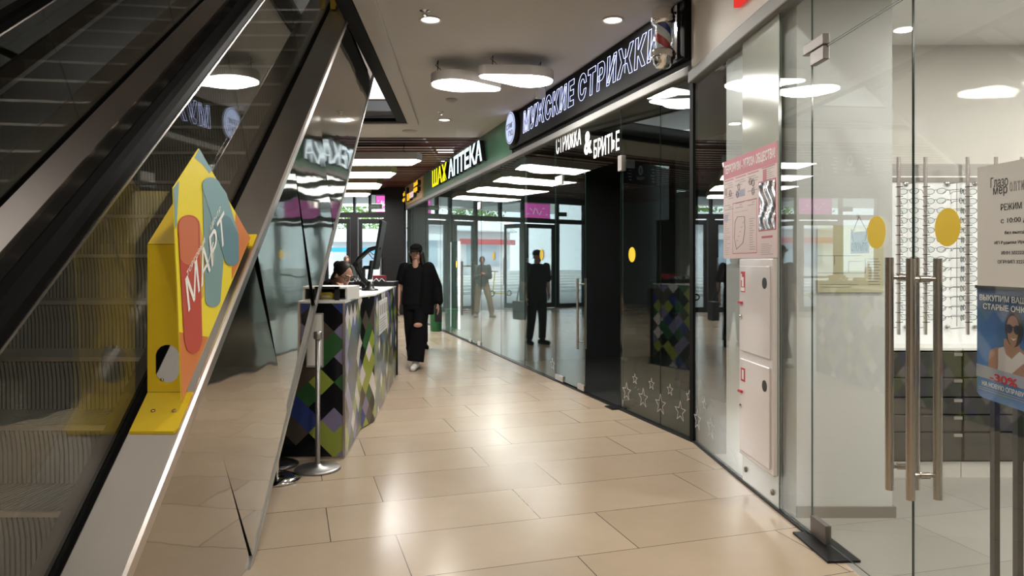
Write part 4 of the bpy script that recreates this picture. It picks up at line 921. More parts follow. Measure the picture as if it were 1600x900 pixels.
def drawer_unit(x0, x1, label):
    t = thing('drawer_cabinet', label, 'cabinet', ((x0+x1)/2, 4.82, 0))
    MB().box((x0, 4.72, 0), (x1, YB-.001, .105)).build('plinth', mat('plinth_white', (.62, .60, .57), .5), t)
    MB().box((x0, 4.72, .106), (x1, YB-.001, .845)).build('carcass', blackm, t)
    MB().box((x0, 4.70, .846), (x1, YB-.001, .862)).build('top', pw, t)
    zs = [.113, .305, .42, .535, .665, .84]
    for a, b in zip(zs[:-1], zs[1:]):
        d_ = MB().box((x0+.006, 4.70, a+.006), (x1-.006, 4.718, b-.006)).build('drawer', drw, t, bevel=.002)
        MB().box((x1-.06, 4.693, b-.030), (x1-.004, 4.70, b-.010)).build('clip', steel, d_)
drawer_unit(2.14, 2.98, 'dark drawer cabinet nearest the pillar in the optics shop'); drawer_unit(2.985, 3.97, 'second dark drawer cabinet, behind the advertising stand'); drawer_unit(3.975, 4.96, 'third dark drawer cabinet, far along the optics wall')
YR = 4.86
def px_x(px, Y=YR): return (px-800)*Y/F
eyes = []
def eyeglasses():
    t = thing('eyeglasses', 'x', 'eyeglasses', (0, 0, 0))
    mb = MB()
    for sx in (-1, 1):
        mb.tube([(sx*.034+.027*math.cos(a), -.004*abs(math.cos(a)), .020*math.sin(a)*(1 if math.sin(a) < 0 else .9)) for a in [i*2*math.pi/16 for i in range(16)]], .0017, 5, closed=True)
        mb.tube([(sx*.008, 0, .006), (0, -.004, .009), (-sx*.0, -.004, .009)], .0016, 5)
    mb.build('rim', black, t)
    for sx in (-1, 1): MB().tube([(sx*.062, 0, .008), (sx*.068, .012, .008), (sx*.070, .075, .006), (sx*.070, .10, -.012)], .0017, 5).build('temple', black, t)
    mb = MB()
    for sx in (-1, 1): mb.prism(ellipse(sx*.034, 0, .0262, .0186, 16), lambda a, b, d: Vector((a, d, b)), -.0006, .0006)
    mb.build('lens', glass('lens', (.93, .95, .95), .05), t)
    return t
eg0 = eyeglasses(); eg_used = False
cols = {1404: 'first', 1446: 'second', 1512: 'third', 1556: 'fourth', 1597: 'fifth'}
for px, nm in cols.items():
    x = px_x(px); t = thing('eyeglass_rack', 'steel pole rack for eyeglasses on the lit wall, %s from the pillar' % nm, 'rack', (x, YR, .93))
    MB().tube([(x, YR, .935), (x, YR, 2.15)], .0125, 14).build('pole', steel, t)
    mb = MB()
    for i in range(15): mb.tube([(x-.02, YR-.002, 1.02+.066*i), (x-.01, YR-.02, 1.02+.066*i), (x+.02, YR-.018, 1.022+.066*i)], .0025, 5)
    mb.build('pegs', blackm, t)
    for z in (.985, 1.985):
        MB().tube([(x, YR, z), (x-.09, YR+.03, z-.012), (x-.09, YB-.004, z-.012)], .004, 6).build('arm', steel, t); MB().lathe([(.022, 0), (.022, -.01), (.014, -.016), (0, -.017)], (x-.09, YB-.001, z-.012), 18, ax=(0, 1, 0)).build('wall_rosette', chrome, t)
    MB().tube([(x-.062, YR+.02, .99), (x-.062, YR+.02, 1.98)], .003, 6).build('side_rod', steel, t)
    for sd in ((1, -1) if px == 1512 else (1,)):
        for i in range(14):
            loc = (x+sd*.054, YR-.028, 1.055+.066*i); rz = sd*-.75+random.uniform(-.1, .1)
            lb = 'thin dark eyeglasses on the %s rack pole, %s side column' % (nm, 'outer' if sd > 0 else 'pillar')
            if not eg_used: eg0.location = loc; eg0.rotation_euler = (0, 0, rz); eg0['label'] = lb; e = eg0; eg_used = True
            else: e = dup(eg0, loc, lb, rz)
            e['group'] = 'eyeglasses on the %s rack pole, %s side' % (nm, 'outer' if sd > 0 else 'pillar')
# advertising stand
A0 = Vector((1.885, 2.88, 0)); ad = Vector((-.035, -.33, 0)).normalized(); an = Vector((ad.y, -ad.x, 0)); AW = .36
az1 = EYE-(450-HZ)*2.88/F; az0 = EYE-(612-HZ)*2.88/F
if an.x > 0: an = -an
def AP(a, b, d): return A0+ad*a+an*d+Z3*b
st_ = thing('advertising_stand', 'blue poster stand with a smiling woman in sunglasses inside the optics shop', 'poster stand', A0+ad*.16)
rb_ = [(0, az0), (.02, az0-.012), (.05, az0-.016), (AW-.03, az0-.016), (AW, az0), (AW, az1), (0, az1)]
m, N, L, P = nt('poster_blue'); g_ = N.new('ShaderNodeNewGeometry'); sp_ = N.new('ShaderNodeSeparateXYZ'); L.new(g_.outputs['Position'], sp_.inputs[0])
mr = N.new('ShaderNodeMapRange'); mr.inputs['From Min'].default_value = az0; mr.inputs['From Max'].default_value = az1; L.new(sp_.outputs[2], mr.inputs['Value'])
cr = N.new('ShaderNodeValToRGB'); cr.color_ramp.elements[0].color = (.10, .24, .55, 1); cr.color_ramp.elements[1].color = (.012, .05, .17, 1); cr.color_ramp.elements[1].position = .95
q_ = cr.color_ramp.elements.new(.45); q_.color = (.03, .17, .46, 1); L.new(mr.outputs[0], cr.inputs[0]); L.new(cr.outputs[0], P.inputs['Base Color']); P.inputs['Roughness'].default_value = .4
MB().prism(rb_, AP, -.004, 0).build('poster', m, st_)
MB().prism([(-.004, az1), (AW+.004, az1), (AW+.004, az1+.012), (-.004, az1+.012)], AP, -.008, .006).build('clamp_rail', black, st_)
AH = az1-az0
def ap(poly, d, name, mm): return MB().prism([(a*AW, az0+b*AH) for a, b in poly], AP, d*.35, d*.35+.0004).build(name, mm, st_)
skin_p = mat('print_skin', (.42, .22, .14), .5); skin_d = mat('print_skin_dark', (.22, .10, .065), .5); top_p = mat('print_top', (.72, .66, .64), .5); hair_p = mat('print_hair', (.02, .014, .012), .5)
ap([(.86, .60), (.96, .60), (1.0, .42), (.97, .30), (.90, .38)], .0002, 'printed_hair', hair_p)
ap([(.23, .32), (.26, .42), (.36, .46), (.52, .485), (.52, .56), (.80, .56), (.80, .50), (.95, .46), (1.0, .42), (1.0, .2), (.26, .2)], .0004, 'printed_shoulders', skin_p)
ap([(.42, .46), (.52, .485), (.56, .42), (.66, .39), (.80, .47), (.96, .42), (.97, .2), (.40, .2), (.42, .33)], .0012, 'printed_top', top_p)
ap([(.26, .42), (.23, .32), (.25, .2), (.39, .2), (.40, .36), (.36, .44)], .0010, 'printed_arm', skin_p)
ap([(.60, .22), (.70, .28), (.84, .36), (.93, .40), (.99, .37), (.99, .30), (.9, .28), (.78, .2)], .0020, 'printed_hand', skin_p)
ap([(a, b) for a, b in ellipse(.70, .665, .155, .165, 28)], .0028, 'printed_hair', hair_p)
ap([(a, b) for a, b in hull_round([(.685, .67, .105), (.68, .60, .085), (.69, .56, .06)], 32)], .0036, 'printed_face', skin_p)
for cx_ in (.62, .76): ap(ellipse(cx_, .655, .062, .042, 20), .0044, 'printed_sunglasses', black)
ap([(.56, .665), (.84, .675), (.84, .683), (.56, .675)], .0044, 'printed_sunglasses', black)
ap([(.645, .578), (.70, .568), (.75, .583), (.70, .555)], .0044, 'printed_smile', stickw)
ap([(0, .155), (AW/AW, .155), (1, .255), (0, .275)], .0052, 'pale_band', mat('print_pale_band', (.42, .42, .50), .5))
def at(body, u, v, w, h, mm, **kw): text(body, lambda a, b, d: AP(u*AW+a, az0+v*AH+b, .0026+d), mm, 'lettering', st_, w*AW, h*AH, .0006, **kw)
at('ВЫКУПИМ ВАШИ', .53, .915, .92, .055, stickw, bold=.015); at('СТАРЫЕ ОЧКИ', .56, .835, .84, .055, stickw, bold=.015)
at('-30%', .52, .185, .50, .075, mat('print_scarlet', (.62, .02, .03), .5), bold=.03); at('НА НОВУЮ ОПРАВУ', .50, .105, .76, .045, stickw, bold=.015)
for k in range(2): MB().prism([(.05*AW, az0+(.06-.02*k)*AH), (.93*AW, az0+(.06-.02*k)*AH), (.93*AW, az0+(.066-.02*k)*AH), (.05*AW, az0+(.066-.02*k)*AH)], AP, .0026, .0031).build('small_print', MATS['print_pale_band'], st_)
for a in (.082, .232): MB().prism([(a, .02), (a+.032, .02), (a+.032, az0+.02), (a, az0+.02)], AP, -.026, -.006).build('leg', black, st_, bevel=.002)
MB().prism([(.0, .0), (AW, .0), (AW, .02), (0, .02)], AP, -.14, .12).build('base_plate', black, st_)
# optics ceiling lights
for x, y in ((3.0, 1.2), (3.0, 3.3), (4.6, 2.2), (4.6, 4.0)): 
    downlight(x, y, 'downlight in the optics shop ceiling, %s' % {(3.0, 1.2): 'by the door', (3.0, 3.3): 'before the racks', (4.6, 2.2): 'deep inside', (4.6, 4.0): 'in the far corner'}[(x, y)], 2.95, 1.9)
# ================================================================== KIOSK
arg = argyle_mat('argyle_print'); wht = mat('kiosk_white', (.72, .72, .70), .35, 0, .02)
c1, c2, c3, c4 = (-1.221, 5.184), (-1.291, 6.06), (-1.237, 6.38), (-1.457, 8.955)
ks = thing('kiosk_counter', 'sales counter printed with green, black and violet diamonds under the escalator', 'counter', (-1.8, 7, 0))
def wallseg(a, b, t, z0, z1, name, m, parent):
    d = Vector((b[0]-a[0], b[1]-a[1], 0)); n = Vector((-d.y, d.x, 0)).normalized()
    if n.x > 0: n = -n
    p = [(a[0], a[1]), (b[0], b[1]), (b[0]+n.x*t, b[1]+n.y*t), (a[0]+n.x*t, a[1]+n.y*t)]
    return MB().prism(p, lambda x, y, d_: Vector((x, y, d_)), z0, z1).build(name, m, parent)
MB().box((-2.6, 5.184, .012), (c1[0], 5.224, 1.13)).build('front_panel', arg, ks)
wallseg((c1[0], 5.225), c2, .04, .012, 1.13, 'side_panel', arg, ks); wallseg(c2, c3, .04, .012, 1.13, 'side_panel', arg, ks); wallseg(c3, c4, .04, .012, 1.13, 'side_panel', arg, ks)
MB().box((-2.6, 5.18, 0), (c1[0]-.003, 5.226, .012)).build('kick_strip', steel, ks)
MB().box((c1[0]-.012, 5.178, .012), (c1[0]+.004, 5.19, 1.132)).build('corner_trim', steel, ks)
top = [(c1[0]+.004, 5.18), (c2[0]+.004, c2[1]), (c3[0]+.004, c3[1]), (c4[0]+.004, c4[1]), (c4[0]-.40, c4[1]), (c3[0]-.42, c3[1]), (c1[0]-.42, 5.7), (-2.6, 5.7), (-2.6, 5.18)]
MB().prism(top, lambda x, y, d_: Vector((x, y, d_)), 1.131, 1.145).build('counter_top', wht, ks)
MB().box((-2.6, 8.80, .012), (c4[0]-.002, 8.955, 1.14)).build('rear_panel', wht, ks)
MB().box((-2.6, 8.62, 1.147), (c4[0]+.02, 9.0, 1.20)).build('rear_top', black, ks)
MB().box((c4[0]-.03, 8.96, .012), (c4[0]+.012, 9.0, 1.147)).build('end_post', blackm, ks)
# notice sheets on the counter
t = thing('sheet_holder', 'white paper holder in a grey frame on the front of the diamond counter', 'holder', (-1.435, 5.17, .67))
MB().box((-1.50, 5.172, .665), (-1.375, 5.184, 1.06)).build('frame', mat('holder_grey', (.35, .35, .34), .4), t, bevel=.003); MB().box((-1.49, 5.170, .68), (-1.385, 5.1725, 1.05)).build('sheet', white, t)
sd = Vector((c4[0]-c3[0], c4[1]-c3[1], 0)).normalized(); sn = Vector((sd.y, -sd.x, 0))
t = thing('price_board', 'pale notice board on the long side of the diamond counter', 'notice', Vector((-1.30, 7.15, .75)))
SB = lambda a, b, d: Vector((c3[0], c3[1], 0))+sd*a+sn*(d+.001)+Z3*b
MB().prism([(.34, .74), (1.20, .74), (1.20, 1.06), (.34, 1.06)], SB, 0, .008).build('board', mat('board_pale', (.50, .52, .50), .4), t)
mb = MB()
for k in range(4): mb.prism([(.42+.2*k, .92), (.55+.2*k, .92), (.55+.2*k, 1.02), (.42+.2*k, 1.02)], SB, .008, .009)
for k in range(5): mb.prism([(.42, .77+.026*k), (1.1-.1*(k % 3), .77+.026*k), (1.1-.1*(k % 3), .78+.026*k), (.42, .78+.026*k)], SB, .008, .009)
mb.build('print', MATS['print_grey'], t)
# display box with yellow packs
t = thing('display_box', 'white box with black framed open front standing on the counter corner', 'box', (-1.5, 5.5, 1.146))
MB().box((-1.95, 5.32, 1.146), (-1.235, 5.75, 1.152)).box((-1.95, 5.32, 1.232), (-1.235, 5.75, 1.246)).box((-1.95, 5.74, 1.152), (-1.235, 5.75, 1.232)).box((-1.25, 5.33, 1.152), (-1.235, 5.74, 1.232)).build('shell', wht, t)
MB().box((-1.95, 5.305, 1.228), (-1.30, 5.32, 1.250)).box((-1.325, 5.305, 1.146), (-1.29, 5.32, 1.25)).box((-1.95, 5.33, 1.153), (-1.33, 5.74, 1.156)).build('black_front', black, t)
ypk = mat('pack_yellow', (.62, .47, .05), .4); brn = mat('pack_brown', (.22, .13, .05), .5)
for i, (x, w_, h_, mm, lb) in enumerate(((-1.40, .09, .05, ypk, 'rightmost yellow pack lying in the open display box'), (-1.50, .08, .06, ypk, 'middle yellow pack in the open display box'), (-1.60, .07, .045, brn, 'brown pack in the open display box'))):
    t = thing('pack', lb, 'pack', (x, 5.42, 1.1565), 'packs in the display box')
    MB().prism([(-w_/2, 0), (w_/2, 0), (w_/2, h_*.8), (w_*.3, h_), (-w_/2, h_*.9)], lambda a, b, d: Vector((x+a, 5.36+d, 1.1565+b)), 0, .14).build('pouch', mm, t, bevel=.006); MB().box((x-w_*.35, 5.357, 1.168), (x+w_*.3, 5.36, 1.18)).build('label_strip', wht, t)
# monitor on an arm
ma = thing('monitor_arm', 'black monitor on a bent arm seen from its edge above the counter', 'monitor', (-1.47, 7.3, 1.146))
YM = 7.3; mp = lambda px, py, dy=0: on_y(px, py, YM+dy)
b0 = mp(578, 453); b0.z = 1.147
MB().lathe([(.085, 0), (.085, .012), (.05, .02), (.035, .05), (.032, .09), (0, .092)], b0, 24).build('base', black, ma)
MB().tube([b0+Z3*.05, mp(572, 441), mp(566, 436)], [.03, .028, .024], 10).build('post', black, ma)
MB().tube([mp(570, 440), mp(558, 420), mp(555, 412)], [.026, .024, .022], 10).build('lower_arm', black, ma)
MB().tube([mp(555, 414), mp(560, 405), mp(577, 390), mp(590, 386)], [.022, .026, .024, .018], 10).build('upper_arm', black, ma)
MB().lathe([(.026, -.03), (.03, -.02), (.03, .02), (.026, .03)], mp(555.5, 413), 16, ax=(0, 1, 0)).build('elbow', black, ma)
e0, e1 = mp(598, 345), mp(586, 421); nrm = Vector((-(e0.z-e1.z), 0, e0.x-e1.x)).normalized()
mb = MB(); p = []
for q in (e1, e0):
    for dy, dn in ((-.10, -.016), (.18, -.010), (.18, .012), (-.10, .012)): p.append(q+Vector((0, dy, 0))+nrm*dn)
mb.hexa([p[0], p[1], p[2], p[3], p[4], p[5], p[6], p[7]]).build('screen', black, ma, bevel=.004)
MB().tube([mp(588, 386), mp(592, 390), mp(594, 386)], .02, 10).build('tilt_head', black, ma)
MB().tube([mp(577, 392), mp(583, 398), mp(590, 396)], .004, 6).tube([mp(576, 396), mp(582, 404), mp(591, 402)], .004, 6).build('cable', blackm, ma)
tb = thing('tablet_stand', 'black tablet on a bracket stand beside the monitor arm', 'tablet', on_y(582, 440, 7.6)); tp = lambda px, py: on_y(px, py, 7.6)
mb = MB(); a, b = tp(577, 437), tp(581, 407)
mb.hexa([a+Vector((-.012, -.06, 0)), a+Vector((.012, -.06, 0)), a+Vector((.012, .1, 0)), a+Vector((-.012, .1, 0)), b+Vector((-.012, -.06, 0)), b+Vector((.012, -.06, 0)), b+Vector((.012, .1, 0)), b+Vector((-.012, .1, 0))]).build('slab', black, tb, bevel=.004)
q = tp(568, 440); q.z = 1.147
MB().tube([q, tp(568, 420), tp(569, 418), tp(578, 418)], .02, 8).lathe([(.06, 0), (.06, .01), (0, .011)], q, 18).build('bracket', black, tb)
# things on the rear top
def on_top(px, y=8.8): return (px-800)*y/F
o = MB().box((on_top(583.5), 8.75, 1.201), (on_top(601.5), 8.92, 1.275)).build('red_box', mat('box_red', (.25, .02, .025), .45), bevel=.004); tag(o, 'dark red box standing on the black rear counter top', 'box')
for i, (px0, px1, lb) in enumerate(((584, 601.5, 'zigzag patterned tray in front of the red box'), (553, 562, 'zigzag patterned tray left of the monitor arm base'), (563, 571, 'zigzag patterned tray just left of the tablet'))):
    x0, x1 = on_top(px0, 8.68), on_top(px1, 8.68); t = thing('tray', lb, 'tray', ((x0+x1)/2, 8.68, 1.201))
    MB().box((x0, 8.66, 1.201), (x1, 8.72, 1.245)).build('body', mat('tray_dark', (.05, .05, .055), .5), t)
    mb = MB(); nz = max(2, int((x1-x0)/.05)); w_ = (x1-x0)/nz
    for k in range(nz): mb.tube([(x0+w_*k, 8.657, 1.206), (x0+w_*(k+.5), 8.657, 1.240), (x0+w_*(k+1), 8.657, 1.206)], .005, 5)
    mb.build('zigzag', stickw, t)
xb = on_top(541.5); t = thing('bottle', 'white pump bottle on the rear counter top before the person with the phone', 'bottle', (xb, 8.8, 1.201))
MB().lathe([(.04, 0), (.042, .01), (.042, .15), (.03, .175), (.014, .185), (.014, .20), (0, .2)], (xb, 8.8, 1.201), 20).build('body', white, t); MB().lathe([(.016, .2), (.016, .222), (.006, .224), (.006, .25), (0, .25)], (xb, 8.8, 1.201), 14).build('pump', wht, t)
MB().prism(ellipse(0, 0, .02, .055, 20), lambda a, b, d: Vector((xb+a, 8.757-d, 1.28+b)), 0, .002).build('label', mat('label_green', (.14, .22, .12), .5), t)
# stanchions
def stanchion(x, y, label, m=steel, cone=False):
    t = thing('stanchion', label, 'stanchion', (x, y, 0)); c = (x, y, 0)
    MB().lathe([(.152, .001), (.156, .006), (.156, .014), (.12, .028) if cone else (.148, .020), (.04, .06) if cone else (.03, .03), (.024, .05), (0, .05)] if cone else [(.152, .001), (.156, .005), (.154, .014), (.14, .019), (.03, .026), (.022, .04), (0, .04)], c, 40).build('base', m, t)
    MB().lathe([(.0165, .03), (.0165, .90), (.0, .90)], c, 20).build('post', m, t)
    MB().lathe([(.024, .90), (.028, .905), (.028, .945), (.024, .952), (0, .953)], c, 20).build('cap', m, t)
greym = mat('stanchion_grey', (.36, .35, .34), .38, .85)
stanchion(-1.34, 4.90, 'grey stanchion post on a round base before the diamond counter', greym)
stanchion(-1.545, 4.66, 'chrome stanchion with conical base half hidden by the escalator cladding', chrome, True)
stanchion(-1.66, 4.99, 'dark stanchion base behind the chrome one, close to the counter', mat('stanchion_dark', (.12, .12, .12), .25, .9), True)
# green bin and light post
t = thing('waste_bin', 'green plastic bin on the floor beside the pharmacy glass', 'bin', (-1.60, 14.95, 0))
gp = mat('green_plastic', (.012, .16, .05), .4)
MB().lathe([(.10, .002), (.118, .01), (.132, .44), (.138, .45), (.134, .46), (.122, .44), (.108, .03), (0, .03)], (-1.60, 14.95, 0), 28).build('body', gp, t)
MB().lathe([(.139, .435), (.143, .44), (.143, .465), (.136, .468), (.133, .44)], (-1.60, 14.95, 0), 28).build('rim', gp, t)
ls = far_s(687); t = thing('light_post', 'dark green display post with two white light strips behind the pharmacy glass', 'display post', FW(ls, -.35, 0))
MB().fbox(FW, ls-.35, ls+.35, -.36, -.33, .0, 1.90).build('post', mat('post_green', (.03, .06, .04), .4), t)
for q in (-1, 1): MB().fbox(FW, ls+q*.37-.025, ls+q*.37+.025, -.365, -.325, .02, 1.90).build('light_strip', emis('strip_light', (1, 1, .98), 2), t)
# barbershop interior: console with mirror, chair, bottles
bsx = far_s(1040)
t = thing('barber_console', 'dark barber console with framed mirror inside the dark shop', 'console', FW(bsx, -1.8, 0))
MB().fbox(FW, bsx-.7, bsx+.7, -2.1, -1.75, .75, .80).build('shelf', mat('console_grey', (.10, .10, .10), .4), t, bevel=.003); MB().fbox(FW, bsx-.6, bsx+.6, -2.1, -1.8, .0, .75).build('drawers', blackm, t)
MB().fbox(FW, bsx-.5, bsx+.5, -2.12, -2.09, .95, 1.95).build('mirror', mat('mirror_dark', (.25, .26, .27), .05, 1), t); MB().fbox(FW, bsx-.54, bsx+.54, -2.14, -2.121, .91, 1.99).build('mirror_frame', black, t)
t = thing('barber_chair', 'black barber chair behind the starred glass', 'chair', FW(bsx+.1, -1.1, 0)); cc = FW(bsx+.1, -1.1, 0)
MB().lathe([(.30, 0), (.30, .02), (.05, .05), (.04, .45), (0, .45)], cc, 28).build('pedestal', chrome, t)
MB().box(cc+Vector((-.27, -.27, .45)), cc+Vector((.27, .27, .57))).build('seat', rubber, t, bevel=.03); MB().box(cc+Vector((-.27, .22, .58)), cc+Vector((.27, .32, 1.15))).build('backrest', rubber, t, bevel=.03)
for q in (-1, 1): MB().box(cc+Vector((q*.31-.03, -.2, .70)), cc+Vector((q*.31+.03, .25, .75))).build('armrest', rubber, t, bevel=.02)
MB().box(cc+Vector((-.2, -.5, .12)), cc+Vector((.2, -.3, .16))).build('footrest', chrome, t, bevel=.01)
# ================================================================== PEOPLE
skin = mat('skin', (.38, .21, .145), .5, 0, .05); cblack = mat('cloth_black', (.006, .006, .007), .85, 0, .3, 25, spec=.08); hairm = mat('hair_dark', (.010, .007, .006), .55, 0, .3, 30, spec=.2)
eye_w = mat('eye_white', (.6, .6, .58), .3); lipm = mat('lips', (.28, .09, .08), .5)
def person(name, label, loc, rz, H, J, head_rot=(0, 0, 0), vox=.0075, fem=False, curl=.5):
    """J: joints in metres for a 1.70 m figure, facing -Y; returns root and a mapper"""
    k = H/1.70; root = thing(name, label, 'person', loc); Rz = Matrix.Rotation(rz, 3, 'Z'); o = Vector(loc)
    T = lambda p: o+Rz @ (Vector(p)*k)
    Rh = Rz @ Matrix.Rotation(head_rot[2], 3, 'Z') @ Matrix.Rotation(head_rot[0], 3, 'X') @ Matrix.Rotation(head_rot[1], 3, 'Y')
    lat = Rz @ (Vector(J['sr'])-Vector(J['sl'])).normalized()
    hc = Vector(J['head']); HP = lambda p: T(hc)+Rh @ (Vector(p)*k)
    b = MB(); s = k
    b.ell(HP((0, .012, .025)), (.074*s, .094*s, .098*s), 20, 12, 0, Rh); b.ell(HP((0, -.022, -.045)), (.058*s, .066*s, .072*s), 16, 10, 0, Rh)
    b.ell(HP((0, -.095, -.012)), (.012*s, .016*s, .024*s), 10, 6, 0, Rh); b.ell(HP((0, -.072, -.100)), (.022*s, .018*s, .016*s), 10, 6, 0, Rh); b.ell(HP((0, -.084, .022)), (.045*s, .014*s, .010*s), 10, 6, 0, Rh)
    for q in (-1, 1): b.ell(HP((q*.076, .012, -.012)), (.011*s, .020*s, .031*s), 8, 6, 0, Rh)
    nb_ = Vector(J['neck']); b.cap(T(nb_), HP((0, .015, -.075)), .056*s, .050*s)
    pv, ch = Vector(J['pelvis']), Vector(J['chest']); w = .9 if fem else 1.0
    tors = [(pv+Vector((0, 0, -.07)), .13, .10), (pv, .165 if fem else .16, .115), (pv.lerp(ch, .45), .125*w+.01, .095), (ch, .155*w, .115), (ch.lerp(nb_, .55), .15*w, .095), (nb_+Vector((0, 0, -.02)), .08, .06)]
    b.loft([(T(c), rx*s, ry*s) for c, rx, ry in tors], lat)
    for sd in ('r', 'l'):
        S, E, Wr = Vector(J['s'+sd]), Vector(J['e'+sd]), Vector(J['w'+sd]); q = .88 if fem else 1.0
        b.ell(T(S), (.058*s*q,)*3, 12, 8); b.cap(T(S), T(E), .050*s*q, .040*s*q); b.cap(T(E), T(Wr), .040*s*q, .027*s*q)
        d = (Wr-E).normalized(); side = Vector((1, 0, 0)) if sd == 'l' else Vector((-1, 0, 0)); fw = Vector((0, -1, 0)); fw = (fw-d*fw.dot(d)).normalized(); ins = fw.cross(d).normalized()
        if ins.dot(side) > 0: ins = -ins                         # towards the body
        kn = Wr+d*.085
        for u in (-.026, -.009, .009, .026): b.cap(T(Wr+fw*u*.6), T(kn+fw*u), .016*s, .0125*s)
        for u, ln in ((-.029, .058), (-.010, .070), (.010, .074), (.029, .066)):
            m1 = kn+fw*u+d*ln*.55+ins*.012*curl; m2 = m1+d*ln*.45+ins*.030*curl; b.cap(T(kn+fw*u), T(m1), .0095*s, .0085*s); b.cap(T(m1), T(m2), .0085*s, .0072*s)
        t0 = Wr+d*.028+fw*.022; t1 = t0+fw*.030+d*.030+ins*.012; b.cap(T(t0), T(t1), .012*s, .0095*s); b.cap(T(t1), T(t1+d*.028+fw*.004+ins*.01), .0095*s, .008*s)
        Hp, K, A = Vector(J['h'+sd]), Vector(J['k'+sd]), Vector(J['a'+sd])
        b.cap(T(Hp), T(K), .088*s, .056*s); b.cap(T(K.lerp(A, .0)), T(K.lerp(A, .35)+Vector((0, .012, 0))), .054*s, .054*s); b.cap(T(K.lerp(A, .35)+Vector((0, .012, 0))), T(A), .053*s, .036*s)
        toe = Vector(J.get('t'+sd, A+Vector((0, -.16, -.04)))); b.cap(T(A+Vector((0, .035, -.035))), T(toe), .036*s, .030*s)
    body = remesh(b, 'body', skin, root, vox, 3)
    for q in (-1, 1):
        MB().ell(HP((q*.030, -.083, .004)), (.012*s, .007*s, .007*s), 10, 6, 0, Rh).build('eye', eye_w, root)
        MB().ell(HP((q*.030, -.0895, .004)), (.0055*s, .003*s, .006*s), 8, 6, 0, Rh).build('iris', blackm, root)
        MB().cap(HP((q*.014, -.094, .026)), HP((q*.046, -.082, .027)), .005*s, .004*s, 8).build('eyebrow', hairm, root)
    MB().ell(HP((0, -.087, -.064)), (.022*s, .008*s, .007*s), 12, 6, 0, Rh).build('mouth', lipm, root)
    return root, T, HP, Rh, k, lat
def garment(parts, name, m, root, vox=.011, label=None, smooth=3):
    o = remesh(parts, name, m, root, vox, smooth)
    if label: o['label'] = label
    return o
def lerp(a, b, t): return Vector(a).lerp(Vector(b), t)
def shoe(root, T, k, A, toe, m, sole, w=1.0):
    A, toe = Vector(A), Vector(toe); f = (toe-A); f.z = 0; f.normalize(); heel = A-f*.065; z = -.055
    b = MB(); b.cap(T(heel+Vector((0, 0, z+.01))), T(toe+f*.03+Vector((0, 0, .0))), .046*k*w, .040*k*w); b.cap(T(A+Vector((0, 0, .02))), T(A+f*.03+Vector((0, 0, -.03))), .047*k, .05*k)
    o = garment(b, 'shoe', m, root, .008)
    side = Vector((-f.y, f.x, 0)); g0 = min(heel.z, toe.z, A.z-.06)
    pr = hull_round([(0, 0, .044*w), (.17, 0, .046*w), (.235, 0, .038*w)], 32)
    MB().prism(pr, lambda a, b_, d: T(heel+f*a+side*b_+Vector((0, 0, d-heel.z))+Vector((0, 0, max(0, A.z-.085)+ (toe.z-.035)*(a/.235 if a > 0 else 0)*(1 if A.z > .12 else 0)))), .001/k, .028).build('sole', sole, root)
# --- walking woman in black
WJ = dict(head=(0.0, -.03, 1.575), neck=(0, 0, 1.44), chest=(0, 0, 1.24), pelvis=(0, 0, .95), sr=(-.165, 0, 1.38), sl=(.165, 0, 1.38),
          er=(-.245, .04, 1.10), wr=(-.235, -.06, .86), el=(.265, .05, 1.12), wl=(.30, -.02, .88), hr=(-.085, 0, .90), hl=(.085, 0, .90),
          kr=(-.055, .02, .48), ar=(-.03, .17, .115), tr=(-.03, .02, .045), kl=(.055, -.13, .49), al=(.015, -.20, .085), tl=(.01, -.36, .035))
wr_, T, HP, Rh, k, lat = person('person', 'walking woman in black jacket, cap and ripped wide trousers with white sneakers', (-1.315, 9.75, 0), 0, 1.69, WJ, (.10, 0, .05), fem=True)
b = MB(); b.loft([(T((0, 0, .86)), .205*k, .145*k), (T((0, 0, 1.0)), .195*k, .14*k), (T((0, 0, 1.24)), .185*k, .14*k), (T((0, 0, 1.36)), .175*k, .115*k), (T((0, 0, 1.435)), .09*k, .07*k)], lat)
b.cap(T(WJ['sr']), T(lerp(WJ['sr'], WJ['er'], .62)), .075*k, .070*k); b.cap(T(WJ['sl']), T(lerp(WJ['sl'], WJ['el'], .5)), .072*k, .068*k)
garment(b, 'shirt', cblack, wr_)
b = MB(); b.loft([(T((.10, .01, .74)), .145*k, .165*k), (T((.13, .01, 1.05)), .135*k, .155*k), (T((.13, .01, 1.30)), .11*k, .135*k), (T((.11, .01, 1.41)), .07*k, .08*k)], lat)
b.cap(T((.175, 0, 1.375)), T(lerp(WJ['el'], (0.30, .05, 1.11), .5)), .082*k, .072*k); b.cap(T((.285, .05, 1.115)), T((.315, -.01, .91)), .070*k, .060*k)
garment(b, 'jacket', mat('jacket_black', (.004, .004, .0045), .8, 0, .2, 20, spec=.08), wr_)
b = MB(); b.loft([(T((0, 0, 1.0)), .165*k, .125*k), (T((0, 0, .86)), .185*k, .14*k), (T((0, 0, .80)), .18*k, .14*k)], lat)
for sd in ('r', 'l'):
    h_, kn, an_ = Vector(WJ['h'+sd]), Vector(WJ['k'+sd]), Vector(WJ['a'+sd])
    b.loft([(T(h_+Vector((0, 0, .02))), .105*k, .12*k), (T(kn), .105*k, .10*k), (T(lerp(kn, an_, .95)), .115*k, .115*k)], lat)
garment(b, 'trousers', mat('denim_black', (.005, .005, .006), .85, 0, .3, 20, spec=.08), wr_, .010)
MB().ell(T((0, -.078, 1.405)), (.042*k, .034*k, .085*k), 16, 8).build('neckline', skin, wr_)['label'] = 'bare skin at the neckline'
